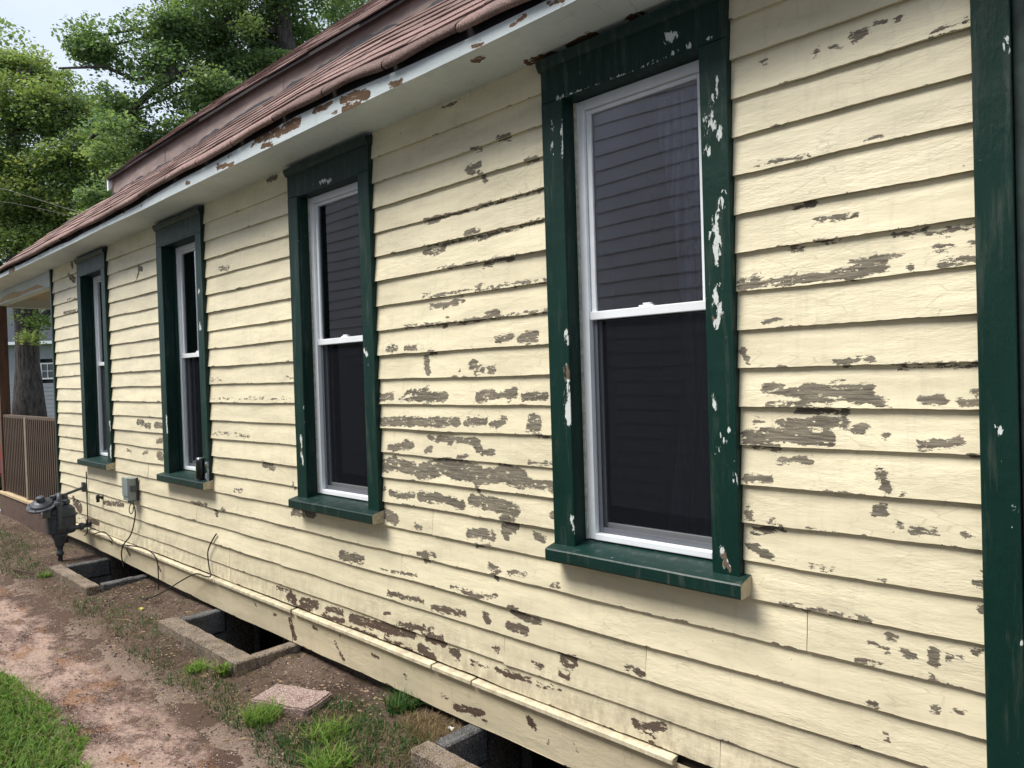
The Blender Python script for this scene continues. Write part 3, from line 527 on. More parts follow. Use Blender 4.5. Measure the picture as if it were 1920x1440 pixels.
MB().box(RX0,RX1,-.25,-.02,2.95,2.96).build('soffit_backing',M['sheath'],house)
roof=empty('roof',parent=house)
T45=1.0
def lowtop(x): return float(np.interp(x,[-9.56,-8.9,-7.97,-7.2,2],[-.26,.03,.10,.115,.12]))
# decks
V=[];F=[];xs=np.arange(-9.5,RX1,.12)
for x in xs: e=ez(x); t=lowtop(x); V+=[(x,-.255,e+.035),(x,t,e+.02+(t+.29)*T45-.012)]
for i in range(len(xs)-1): F.append((2*i,2*i+2,2*i+3,2*i+1))
mesh('roof_deck',V,F,M['tar'],roof)
# porch roof behind, low slope
mesh('roof_deck',[(RX0,-.27,3.02),(-9.5,-.27,3.02),(-8.9,.03,3.32),(-7.2,.12,3.40),(-7.2,4.3,3.2),(RX0,4.3,3.2)],[(0,1,2,3,4,5)],M['shingle'],roof)
# rolled eave shingles
prof=[(-.286,-.012),(-.300,-.010),(-.307,.001),(-.305,.014),(-.292,.030),(-.270,.050),(-.235,.082),(-.195,.118)]
x=-12.4; q=0
while x<RX1-.1:
    L=.47; a,b=x+.004,x+L-.004; us=np.linspace(a,b,12); V=[];F=[];k=len(prof); s=random.uniform(-.006,.006)
    for u in us:
        e=float(ez(u)); dr=float(n1(u*3.3,44))*.016+s
        V+=[(u,p-(.006*(1-j/7)),e+z+dr*(1-j/7)) for j,(p,z) in enumerate(prof)]
    for i in range(len(us)-1):
        for j in range(k-1): F.append((i*k+j,(i+1)*k+j,(i+1)*k+j+1,i*k+j+1))
    if a<-9.6:
        V=[(v[0],v[1],min(v[2],3.035)) for v in V]
    mesh('eave_shingle',V,F,M['shingle'],roof,True); x+=L; q+=1
def shingle(x0,x1,y,z,pitch,w=.16,th=.007,zf=None):
    """one tab: lower edge at (y,z), lying up the slope, slightly curled and uneven"""
    cp,sp=math.cos(pitch),math.sin(pitch); j=[random.uniform(0,.006) for _ in range(3)]; d=random.uniform(-.008,.008); V=[]
    xm=(x0+x1)/2
    for i,xx in enumerate((x0,xm,x1)):
        zz=(zf(xx) if zf else 0); lift=.004+j[i]
        for a,h in ((0,lift+th),(w,.001+th),(w,.001),(0,lift)):
            V.append((xx,y+(a+d)*cp-h*sp,z+zz+(a+d)*sp+h*cp))
    F=[(0,4,5,1),(4,8,9,5),(0,3,7,4),(4,7,11,8),(0,1,2,3),(8,11,10,9),(1,5,6,2),(5,9,10,6)]
    return mesh('shingle',V,F,M['shingle'],roof)
for c in range(1,7):
    yy=-.30+c*.064; x=-9.4+((c*.37)%1)*.2
    while x<RX1-.2:
        L=.46
        if yy<lowtop(x)-.03: shingle(x,x+L-.004,yy,.02+(yy+.29),math.radians(45),w=.10,zf=lambda u:float(ez(u)))
        x+=L
# step between the two roofs
zs=lambda x:float(np.interp(x,[-7.2,-5.7,-4.4,-3.1,2],[3.585,3.60,3.60,3.575,3.57]))
x=-7.2
while x<RX1-.05:
    L=.62 if x<RX1-.6 else RX1-x; y_=.118+random.uniform(-.002,.002); MBt=[(x+.001,y_,float(ez(x))+.40),(x+L-.001,y_,float(ez(x+L))+.40),(x+L-.001,y_,zs(x+L)+.01),(x+.001,y_,zs(x)+.01)]
    o=mesh('step_board',MBt+[(a,b+.02,c) for a,b,c in MBt],[(0,1,2,3),(0,3,7,4),(1,5,6,2),(3,2,6,7)],M['flash'],roof); x+=L
V=[];F=[];xs=np.arange(-7.2,RX1,.03)
for x in xs:
    e=float(ez(x)); r_=.020+.018*float(n1(x*7,5)+n1(x*19,9)*.8+.4); V+=[(x,.113,e+.43-.006+r_),(x,.113,e+.417),(x,.085-.012*float(n1(x*9,2)+.5),e+.402)]
for i in range(len(xs)-1):
    for j in range(2): F.append((i*3+j,i*3+j+1,i*3+j+4,i*3+j+3))
mesh('tar_seal',V,F,M['tar'],roof)
PU=math.radians(42.2); ridge_y=1.05
sagu=lambda x:zs(x)-3.6
V=[];F=[];xs=np.arange(-7.2,RX1,.15)
for x in xs: z0=zs(x); V+=[(x,.100,z0-.025),(x,.082,z0-.022),(x,.082,z0-.002),(x,.11,z0+.012),(x,ridge_y,3.6+sagu(x)*.6+(ridge_y-.1)*math.tan(PU)),(x,4.35,3.05)]
for i in range(len(xs)-1):
    for j in range(5): F.append((i*6+j,i*6+j+1,i*6+j+7,i*6+j+6))
mesh('roof_deck',V,F,M['drip'],roof)
rn=math.hypot(ridge_y-.08,(ridge_y-.1)*math.tan(PU)); NC=10
for c in range(NC):
    s=c*rn/NC; yy=.078+s*math.cos(PU); zz=3.594+s*math.sin(PU); x=-7.24+(c%2)*.2; f=1-.4*c/NC
    if c%2: shingle(-7.24,-7.045,yy,zz,PU,w=.165,zf=lambda u:sagu(u)*f)
    while x<RX1-.4:
        shingle(x,x+.496,yy,zz,PU,w=.165,zf=lambda u:sagu(u)*f); x+=.5
V=[];F=[]
for i,x in enumerate(np.arange(-7.24,RX1,.3)):
    z=3.6+(ridge_y-.1)*math.tan(PU)+sagu(x)*.6; V+=[(x,ridge_y-.1,z-.078),(x,ridge_y,z+.016),(x,ridge_y+.12,z-.03)]
n=len(V)//3
for i in range(n-1):
    for j in range(2): F.append((i*3+j,i*3+j+1,i*3+j+4,i*3+j+3))
mesh('ridge_cap',V,F,M['shingle'],roof)
# gable end and rake board
zt_=3.58+(ridge_y-.1)*math.tan(PU)
mesh('gable_wall',[(-7.16,.11,3.3),(-7.16,.11,3.56),(-7.16,ridge_y,zt_),(-7.16,4.3,3.05),(-7.16,4.3,2.9)],[(0,1,2,3,4)],M['endgrain'],roof)
MBr=[(-7.215,.085,3.585),(-7.215,ridge_y,zt_+.0),(-7.215,ridge_y,zt_-.10),(-7.215,.085,3.47)]
mesh('rake_board',MBr+[(a+.03,b,c) for a,b,c in MBr],[(0,1,2,3),(4,7,6,5),(0,3,7,4),(3,2,6,7)],M['vinyl'],roof)
M['graypost']=simple('weathered_pale_post',(.24,.19,.14),.8,.2,9)
# ---------------- porch beyond the far corner ----------------
PXE=-11.35
porch=empty('porch',parent=house)
MB().box(PXE,XL-.05,.0,.10,2.775,2.93).build('beam',M['white'],porch)
MB().box(PXE-.1,PXE,.0,3.8,2.775,2.93).build('beam',M['white'],porch)
MB().box(PXE,XL-.05,.1,3.8,2.89,2.91).build('ceiling',M['ceiling'],porch)
mesh('bare_wood_patch',[(-11.2,-.0025,2.79),(-10.7,-.0025,2.80),(-10.2,-.0025,2.785),(-9.6,-.0025,2.80),(-9.0,-.0025,2.79),(-9.3,-.0025,2.84),(-9.9,-.0025,2.83),(-10.4,-.0025,2.87),(-10.9,-.0025,2.85)],[tuple(range(9))],M['deckwood'],porch)
MB().box(PXE,PXE+.11,.0,.11,.395,2.775,.006).build('post',M['post'],porch)
MB().box(PXE,PXE+.11,3.6,3.71,.395,2.775,.006).build('post',M['post'],porch)
mb=MB(); mb.box(PXE-.05,XL-.05,-.03,3.8,.36,.392,.004); mb.build('deck',M['deckwood'],porch)
MB().box(PXE-.05,XL-.02,-.015,.0,.04,.355).build('skirt_board',M['skirt'],porch)
MB().box(PXE+.11,XL-.055,.02,.085,1.345,1.38,.004).build('top_rail',M['graywood'],porch)
MB().box(PXE+.11,XL-.055,.035,.07,.43,.46,.003).build('bottom_rail',M['graywood'],porch)
x=PXE+.14
sl0=MB().box(0,.030,.018,.040,.40,1.345,.002)
base=sl0.build('baluster',M['graywood'],porch); base_me=base.data; first=True
while x<XL-.09:
    o=base if first else base.copy()
    if not first: COL.objects.link(o)
    o.location=(x-random.uniform(-.003,.003),0,0); first=False; x+=.082
MB().box(-10.15,-10.07,.005,.03,.392,1.36,.003).build('picket_post',M['graypost'],porch)
# ---------------- ground ----------------
def g_base(x,y):
    s=np.clip((y+.85)/.8,0,1); return .045+.045*s*s*(3-2*s)-.10*np.clip((-x-12)/8,0,1)
def g_h(x,y):
    nz=n2(x*3,y*3,1)*.03+n2(x*9,y*9,2)*.014+n2(x*27,y*27,3)*.009+n2(x*60,y*60,6)*.005
    near=np.clip((y+.98)/.36,0,1); return g_base(x,y)+nz*(.55+.45*near)-.030+.034*near+n2(x*120,y*120,8)*.006+n2(x*47,y*47,18)*.006
def gz(x,y): return float(g_h(np.array(x,float),np.array(y,float)))
def dirtmat():
    N=NT('bare_dirt'); a=N.noise((2.5,2.5,2.5),1,7,.65); b=N.noise((38,38,38),1,5,.75); f=N.noise((260,260,260),1,3,.7)
    c=N.mix(N.rng(a,.36,.62),(.095,.062,.048),(.20,.145,.115)); c=N.mix(N.rng(b,.5,.72,0,.55),c,(.24,.185,.15)); c=N.mix(N.rng(b,.25,.42,.6,0),c,(.035,.024,.02))
    c=N.mix(N.rng(f,.64,.72,0,.75),c,(.42,.38,.33)); m=N.noise((4,4,4),1,6,.7,loc=(5,2,0)); c=N.mix(N.rng(m,.52,.66,0,.7),c,(.075,.085,.03))
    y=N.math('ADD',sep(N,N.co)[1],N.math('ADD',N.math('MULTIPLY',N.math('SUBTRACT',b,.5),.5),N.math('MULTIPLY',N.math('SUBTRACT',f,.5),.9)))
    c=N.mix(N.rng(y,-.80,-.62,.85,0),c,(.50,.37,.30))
    return N.fin(c,.97,N.bump(N.math('ADD',b,N.math('MULTIPLY',f,.35)),.02,1.),0,.1)
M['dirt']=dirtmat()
N=NT('lawn_ground'); a=N.noise((1.2,1.2,1.2),1,7,.7); b=N.noise((30,30,30),1,5,.7); c=N.mix(N.rng(a,.4,.6),(.035,.06,.015),(.09,.10,.035)); c=N.mix(N.rng(b,.5,.7,0,.6),c,(.10,.085,.05)); M['lawn']=N.fin(c,.95,N.bump(b,.03,1.),0,.1)
def ddrive():
    N=NT('worn_red_concrete')
    a=N.noise((1.5,3.2,2),1,8,.70); b=N.noise((6,8,7),1,8,.78,loc=(3,3,0)); f=N.noise((90,90,90),1,5,.8); g=N.noise((260,260,260),1,2,.6); o=N.noise((2.6,4,2.6),1,6,.7,loc=(9,1,0))
    c=N.mix(N.rng(a,.39,.52),(.125,.062,.050),(.66,.46,.375)); c=N.mix(N.rng(b,.50,.60,0,.8),c,(.15,.085,.068)); c=N.mix(N.rng(b,.30,.42,.75,0),c,(.80,.66,.58))
    c=N.mix(N.rng(o,.54,.62,0,.75),c,(.40,.19,.075)); c=N.mix(N.rng(o,.34,.42,.6,0),c,(.30,.25,.13))
    v=N.n('ShaderNodeTexVoronoi'); v.inputs['Scale'].default_value=1; N.l(N.map((85,85,85)),v.inputs['Vector']); dots=N.math('MULTIPLY',N.rng(v.outputs['Distance'],.16,.30,1,0),N.rng(sep(N,v.outputs['Color'])[0],.55,.6)); c=N.mix(N.math('MULTIPLY',dots,.85),c,(.82,.74,.68))
    c=N.mix(N.rng(f,.55,.62,0,.7),c,(.72,.63,.57)); c=N.mix(N.rng(f,.36,.45,.65,0),c,(.10,.06,.05))
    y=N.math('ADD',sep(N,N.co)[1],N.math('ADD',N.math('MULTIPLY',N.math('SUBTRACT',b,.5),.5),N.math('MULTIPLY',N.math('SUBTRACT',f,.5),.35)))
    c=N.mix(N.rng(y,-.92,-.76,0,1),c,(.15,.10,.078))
    return N.fin(c,.95,N.bump(N.math('ADD',b,f),.012,1.),0,.12)
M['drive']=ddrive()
def grid(name,xs,ys,hf,mat,hole=None,parent=None):
    X,Y=np.meshgrid(xs,ys); Z=hf(X,Y); V=np.stack([X.ravel(),Y.ravel(),Z.ravel()],1); i=np.arange(X.size).reshape(X.shape); F=np.stack([i[:-1,:-1],i[:-1,1:],i[1:,1:],i[1:,:-1]],-1).reshape(-1,4)
    if hole is not None:
        cx=V[F].mean(1); F=F[~hole(cx[:,0],cx[:,1])]
    me=bpy.data.meshes.new(name); me.vertices.add(len(V)); me.vertices.foreach_set('co',V.ravel().astype(np.float32)); me.loops.add(F.size); me.loops.foreach_set('vertex_index',F.ravel().astype(np.int32)); me.polygons.add(len(F)); me.polygons.foreach_set('loop_start',np.arange(0,F.size,4,dtype=np.int32)); me.update(calc_edges=True); me.polygons.foreach_set('use_smooth',np.ones(len(F),bool))
    return link(name,me,mat,parent)
def inwell(x,y):
    h=np.zeros(x.shape,bool)
    for a,b,yy in WELLS: h|=(x>a+.06)&(x<b-.06)&(y>yy+.06)&(y<.04)
    return h
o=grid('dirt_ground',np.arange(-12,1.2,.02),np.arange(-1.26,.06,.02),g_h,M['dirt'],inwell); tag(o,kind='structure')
far=[-400,-150,-60,-30,-20,-12.0]; 
def flat(X,Y): return g_base(X,Y)-.02-.12*np.clip((-X-12)/6,0,1)
o=grid('ground',np.array(far+[-9,-6,-3,0,1.15,3,8,20,80,400]),np.array([-400,-120,-40,-15,-8,-5,-3.5,-2.5,-1.8,-1.25]),flat,M['lawn']); tag(o,kind='structure')
o=grid('cellar_floor',np.array([-12.,-8,-4,0,1.2]),np.array([.03,1,2,4.3]),lambda X,Y:X*0-.62,M['dirt']); tag(o,kind='structure')
MB().box(XL,XR,.26,4.0,.146,.152).build('floor_underside',M['sheath'],house)
MB().box(XL-.04,XL+.02,-.004,4.1,-.62,.335).build('cellar_end_wall',M['found'],house)
MB().box(XR,XR+.04,.05,4.1,-.62,.16).build('cellar_end_wall',M['found'],house)
o=grid('ground_behind',np.array(far+[]),np.array([-1.25,-.5,0,1,3,6,12,30,80,400]),flat,M['lawn']); tag(o,kind='structure')
o=grid('ground_beyond',np.array([-12.,-4,1.2,10,80,400]),np.array([4.3,12,40,120,400]),flat,M['lawn']); tag(o,kind='structure')
# two concrete wheel strips
def edge_in(x,s): return n1(x*2.2,s)*.09+n1(x*9,s+1)*.04+n1(x*31,s+2)*.018
def strip(y0,y1,x0,x1,name,nx=.02):
    xs=np.arange(x0,x1,nx); vs=np.linspace(0,1,28); U,V=np.meshgrid(xs,vs); a=y0+edge_in(U,3); b=y1+.12+0*U; Y=a+(b-a)*V
    ed=np.minimum(V,1-V)*(y1-y0); cr=np.abs(((U+.1+n1(Y*4,2)*.05)%1.9)-.95); Z=g_base(U,Y)-.006+n2(U*4,Y*4,4)*.010+n2(U*25,Y*25,5)*.005-.03*np.clip(1-ed/.05,0,1)**2-.012*np.clip(1-cr/.02,0,1)
    Vt=np.stack([U.ravel(),Y.ravel(),Z.ravel()],1); i=np.arange(U.size).reshape(U.shape); F=np.stack([i[:-1,:-1],i[:-1,1:],i[1:,1:],i[1:,:-1]],-1).reshape(-1,4)
    o=mesh(name,Vt,F,M['drive'],None,True); tag(o,kind='structure')
strip(-1.27,-.70,-13,.2,'driveway_strip'); strip(-3.3,-2.75,-13,3,'driveway_strip',.1)
# ---------------- window wells ----------------
def rough_bar(name,x0,x1,y0,y1,z0,z1,mat,parent,seed):
    """weathered concrete bar with chipped arrises"""
    bm=bmesh.new(); bmesh.ops.create_cube(bm,size=1)
    for v in bm.verts: v.co=Vector(((x0+x1)/2+v.co.x*(x1-x0),(y0+y1)/2+v.co.y*(y1-y0),(z0+z1)/2+v.co.z*(z1-z0)))
    bmesh.ops.bevel(bm,geom=bm.edges[:],offset=.008,segments=1,affect='EDGES')
    ax=0 if x1-x0>y1-y0 else 1; L=(x1-x0,y1-y0)[ax]; n=int(L/.035)
    for i in range(1,n):
        p=[x0,y0,0]; p[ax]+=L*i/n; nn=[0,0,0]; nn[ax]=1; bmesh.ops.bisect_plane(bm,geom=bm.verts[:]+bm.edges[:]+bm.faces[:],plane_co=p,plane_no=nn)
    for v in bm.verts:
        c=v.co; c+=Vector((n2(c.x*22,c.y*22+c.z*9,seed),n2(c.y*22,c.x*22+c.z*11,seed+1),n2(c.x*19+c.z*5,c.y*19,seed+2)))*.007
    me=bpy.data.meshes.new(name); bm.to_mesh(me); bm.free(); return link(name,me,mat,parent)
wl=['farthest sunken window well with a low pale concrete curb, beside the gas meter','middle sunken window well with mossy concrete curb and a grass tuft at its corner','nearest sunken window well with dark concrete curb at the bottom edge of the picture']
for i,((a,b,yy),lb) in enumerate(zip(WELLS,wl)):
    w=empty('window_well',((a+b)/2,yy/2,.08)); tag(w,lb,'window well','window wells along the foundation'); t=.10; z1=(.135,.145,.15)[i]
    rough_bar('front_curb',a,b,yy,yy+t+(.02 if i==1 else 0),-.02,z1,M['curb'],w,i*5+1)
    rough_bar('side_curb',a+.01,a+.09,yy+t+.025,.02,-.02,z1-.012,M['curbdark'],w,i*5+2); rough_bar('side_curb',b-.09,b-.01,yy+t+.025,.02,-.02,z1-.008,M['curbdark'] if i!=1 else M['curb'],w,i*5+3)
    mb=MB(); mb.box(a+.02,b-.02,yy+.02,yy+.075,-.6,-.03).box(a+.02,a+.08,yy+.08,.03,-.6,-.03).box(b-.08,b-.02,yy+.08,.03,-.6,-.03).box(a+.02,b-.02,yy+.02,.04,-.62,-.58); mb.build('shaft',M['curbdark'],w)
# loose slab
t=empty('concrete_slab',(-3.36,-.37,.08)); 
P4=[(-3.507,-.517),(-3.172,-.409),(-3.226,-.218),(-3.552,-.351)]
bm=bmesh.new(); lo=[bm.verts.new((x,y,.03)) for x,y in P4]; hi=[bm.verts.new((x,y,.112+.006*i)) for i,(x,y) in enumerate(P4)]
bm.faces.new(lo[::-1]); bm.faces.new(hi)
for i in range(4): bm.faces.new((lo[i],lo[(i+1)%4],hi[(i+1)%4],hi[i]))
bmesh.ops.bevel(bm,geom=bm.edges[:],offset=.008,segments=2,affect='EDGES'); bmesh.ops.subdivide_edges(bm,edges=[e for e in bm.edges if e.calc_length()>.08],cuts=8,use_grid_fill=True)
for v in bm.verts: c=v.co; c+=Vector((n2(c.x*30,c.y*30,1),n2(c.x*30,c.y*30,2),n2(c.x*24,c.y*24,3)))*.010
me=bpy.data.meshes.new('slab'); bm.to_mesh(me); bm.free()
bpy.data.objects.remove(t); o=link('concrete_slab',me,M['slab']); tag(o,'flat pinkish concrete slab lying in the grass beside the middle window well','slab')
# ---------------- grass and litter ----------------
def grassmat(name,a,b,dry):
    N=NT(name); at=N.attr('tone').outputs['Fac']; c=N.mix(at,a,b); c=N.mix(N.rng(at,.88,.90),c,dry); N.b.inputs['Subsurface Weight'].default_value=0
    N.fin(c,.55,None,0,.3); tl=N.n('ShaderNodeBsdfTranslucent'); N.l(c,tl.inputs[0]); ms=N.n('ShaderNodeMixShader'); ms.inputs[0].default_value=.38; N.l(N.b.outputs[0],ms.inputs[1]); N.l(tl.outputs[0],ms.inputs[2]); N.l(ms.outputs[0],N.out.inputs[0]); return N.m
M['grass']=grassmat('fresh_grass',(.095,.23,.03),(.34,.50,.10),(.36,.30,.14)); M['dry']=grassmat('straw',(.20,.14,.075),(.36,.28,.15),(.42,.34,.2)); M['grassdark']=grassmat('dark_grass',(.025,.085,.02),(.075,.19,.035),(.3,.25,.12))
def blades(name,X,Y,H,mat,w=.004,lean=.6,zf=None,parent=None,kind=None,seg=3,zoff=0):
    n=len(X); Z=(g_h(X,Y) if zf is None else zf(X,Y))+zoff; an=RNG.random(n)*2*math.pi; ln=RNG.random(n)**.7*lean; dx=np.cos(an);dy=np.sin(an); wx=-dy;wy=dx; wid=w*(.6+.8*RNG.random(n)); V=[]; tone=RNG.random(n)
    pts=[]
    for s in range(seg+1):
        t=s/seg; k=(t**1.7)*ln*H; h=H*t*(1-.35*ln*t); ww=wid*(1-t**1.5)*.5+.0002
        for sg in (-1,1): pts.append(np.stack([X+dx*k+wx*ww*sg,Y+dy*k+wy*ww*sg,Z-.006+h],1))
    V=np.stack(pts,1).reshape(-1,3); m=2*(seg+1); b=np.arange(n)*m; F=np.concatenate([np.stack([b+2*s,b+2*s+1,b+2*s+3,b+2*s+2],1) for s in range(seg)])
    me=bpy.data.meshes.new(name); me.vertices.add(len(V)); me.vertices.foreach_set('co',V.ravel().astype(np.float32)); me.loops.add(F.size); me.loops.foreach_set('vertex_index',F.ravel().astype(np.int32)); me.polygons.add(len(F)); me.polygons.foreach_set('loop_start',np.arange(0,F.size,4,dtype=np.int32)); me.update(calc_edges=True)
    at=me.attributes.new('tone','FLOAT','POINT'); at.data.foreach_set('value',np.repeat(tone,m).astype(np.float32)); o=link(name,me,mat,parent)
    if kind: tag(o,kind=kind)
    return o
# lawn patch between the strips
n=80000; X=-7.5+RNG.random(n)*6.2; Y=-2.7+RNG.random(n)*1.6; edge=-1.20+n1(X*3,9)*.16+n1(X*11,4)*.08
k=(Y<edge)&((n2(X*2.2,Y*2.2,9)+.42>RNG.random(n)*.55)|(Y<-1.4)); X,Y=X[k],Y[k]
o=blades('grass',X,Y,.022+.04*RNG.random(len(X))**1.5,M['grass'],.0075,1.5,zf=lambda a,b:flat(a,b)+.02); tag(o,'bright green lawn grass at the lower left corner','grass',kind='stuff')
n=9000; X=-14+RNG.random(n)*8; Y=-2.7+RNG.random(n)*1.5; o=blades('grass',X,Y,.03+.04*RNG.random(n),M['grass'],.009,.9,zf=lambda a,b:flat(a,b)+.02); tag(o,'short grass of the strip farther along the drive','grass',kind='stuff')
# sparse growth on the dirt
def patch(cx,cy,rx,ry,n):
    a=RNG.random(n)*2*math.pi; r=np.sqrt(RNG.random(n)); return cx+np.cos(a)*r*rx,cy+np.sin(a)*r*ry
XX=[];YY=[]
for cx,cy,rx,ry,n in ((-2.85,-.50,.32,.16,900),(-2.65,-.30,.3,.14,800),(-3.0,-.28,.25,.14,500),(-2.9,-.62,.35,.1,450),(-5.3,-.45,.4,.15,260),(-6.0,-.5,.35,.12,200),(-4.4,-.62,.5,.08,200),(-7.9,-.55,.6,.15,420),(-9.3,-.5,1.0,.25,900),(-10.5,-.6,1.2,.4,1200),(-3.9,-.55,.25,.1,220),(-3.45,-.62,.3,.06,240)):
    x,y=patch(cx,cy,rx,ry,n); XX.append(x);YY.append(y)
X=np.concatenate(XX);Y=np.concatenate(YY); k=~inwell(X,Y); X,Y=X[k],Y[k]
o=blades('sparse_grass',X,Y,.02+.04*RNG.random(len(X)),M['grassdark'],.005,1.1); tag(o,'thin grass scattered over the bare dirt','grass',kind='stuff')
XX=[];YY=[]
for cx,cy,rx,ry,n in ((-2.55,-.12,.22,.10,1500),(-2.8,-.4,.4,.2,900),(-4.9,-.5,.8,.15,350),(-3.7,-.5,.5,.2,450),(-6.2,-.5,1.2,.15,350),(-9,-.5,1.5,.3,700)):
    x,y=patch(cx,cy,rx,ry,n); XX.append(x);YY.append(y)
X=np.concatenate(XX);Y=np.concatenate(YY); k=~inwell(X,Y); X,Y=X[k],Y[k]
o=blades('dry_grass',X,Y,.02+.045*RNG.random(len(X)),M['dry'],.0035,1.5); tag(o,'dry straw-coloured grass matted on the dirt','dry grass',kind='stuff')
tufts=[(-4.02,-.43,.035,.11,70,'tuft of broad green blades at the near corner of the middle window well'),(-4.20,-.50,.06,.07,150,'low green clump just left of the broad-bladed tuft by the middle well'),(-3.33,-.545,.09,.085,420,'thick green tuft growing over the near left edge of the pink slab'),(-2.86,-.06,.085,.10,340,'dark green tuft against the foundation right of the slab'),(-2.72,-.56,.10,.08,380,'green tuft at the bottom of the picture below the slab'),(-7.32,-.49,.05,.07,120,'small weed at the far corner of the farthest window well'),(-2.95,-.42,.09,.075,330,'green tuft right of the pink slab')]
for x,y,r,h,n,lb in tufts:
    a=RNG.random(n)*2*math.pi; rr=r*np.sqrt(RNG.random(n)); X=x+np.cos(a)*rr; Y=y+np.sin(a)*rr
    o=blades('grass_tuft',X,Y,h*(.5+.7*RNG.random(n)),M['grass'] if 'dark' not in lb else M['grassdark'],.011 if 'broad' in lb else .006,1.2,seg=4); tag(o,lb,'grass tuft','grass tufts on the dirt')
# pebbles and litter
def scatter(name,n,mat,size,fx,label,cat,flatk=.5,hf=g_h,zo=0.):
    X,Y=fx(n); k=~inwell(X,Y); X,Y=X[k],Y[k]; n=len(X); Z=hf(X,Y)+zo; s=size*(.4+1.2*RNG.random(n)**2.5)
    oc=np.array([(1,0,0),(0,1,0),(-1,0,0),(0,-1,0),(0,0,1),(0,0,-1)],float); V=oc[None]*(.6+.6*RNG.random((n,6,1))); a=RNG.random(n)*6.28; c,s_=np.cos(a),np.sin(a)
    x=V[:,:,0]*c[:,None]-V[:,:,1]*s_[:,None]; y=V[:,:,0]*s_[:,None]*.7+V[:,:,1]*c[:,None]*.7; z=V[:,:,2]*flatk
    V=np.stack([x*s[:,None]+X[:,None],y*s[:,None]+Y[:,None],z*s[:,None]+Z[:,None]],-1).reshape(-1,3); f=np.array([(0,1,4),(1,2,4),(2,3,4),(3,0,4),(1,0,5),(2,1,5),(3,2,5),(0,3,5)]); F=(f[None]+np.arange(n)[:,None,None]*6).reshape(-1,3)
    o=mesh(name,V,F,mat); tag(o,label,cat,kind='stuff'); return o
M['peb']=simple('pale_pebbles',(.42,.36,.31),.9,.35,3); M['clod']=simple('dirt_clods',(.075,.05,.04),.95,.3,4); M['litter']=simple('brown_leaf_litter',(.26,.18,.11),.9,.6,6)
fd=lambda n:(-11+RNG.random(n)*10.2,-.75+RNG.random(n)*.75)
sh=lambda X,Y:g_base(X,Y)-.002
fs=lambda n:(-11+RNG.random(n)*9.6,-1.25+RNG.random(n)*.53)
scatter('gravel',9000,M['peb'],.0052,fd,'pale pebbles scattered on the dirt','gravel')
scatter('gravel',12000,M['peb'],.0045,fs,'pale grit lying on the worn concrete strip','gravel',hf=sh)
scatter('dirt_clods',7000,M['clod'],.010,fd,'dark dirt crumbs beside the house','dirt')
scatter('dirt_clods',2400,M['clod'],.006,fs,'dark crumbs on the concrete strip','dirt',hf=sh)
scatter('leaf_litter',4200,M['litter'],.013,fd,'brown leaf litter beside the house','litter',.18)
def small(name,pts,r,mat,label,cat):
    o=MB().tube(pts,r,6).build(name,mat,None,True); return tag(o,label,cat)
M['twig']=simple('twig',(.10,.065,.045),.9,.3,20)
small('stick',[(-7.9,-.62,.075),(-7.72,-.60,.085),(-7.45,-.555,.08)],[.007,.008,.005],M['twig'],'thin brown stick on the dirt left of the farthest window well','stick')
small('stick',[(-5.5,-.50,.085),(-5.42,-.46,.09),(-5.3,-.45,.085)],[.004,.004,.002],M['litter'],'short pale twig on the dirt between the two wells','stick')
def leaf(x,y,s,mat,label,z=None):
    z=gz(x,y)+.012 if z is None else z; V=[];n=10
    for i in range(n):
        a=2*math.pi*i/n; rr=s*(1 if i%2 else .62); V.append((x+rr*math.cos(a),y+rr*math.sin(a)*.7,z+.006*math.sin(3*a)))
    V.append((x,y,z+.006)); V+= [(a,b,c-.002) for a,b,c in V]; F=[(i,(i+1)%n,n) for i in range(n)]+[((i+1)%n+n+1,i+n+1,2*n+1) for i in range(n)]; tag(mesh('fallen_leaf',V,F,mat),label,'leaf')
M['yleaf']=simple('yellow_leaf',(.55,.50,.12),.7,.1,9); M['pleaf']=simple('pale_petal',(.75,.70,.66),.7,.1,9)
leaf(-5.62,-.30,.03,M['yleaf'],'small yellow leaf on the dirt between the two farther wells')
leaf(-2.50,-.07,.020,M['pleaf'],'white petal scrap on the dry grass near the foundation',.115)
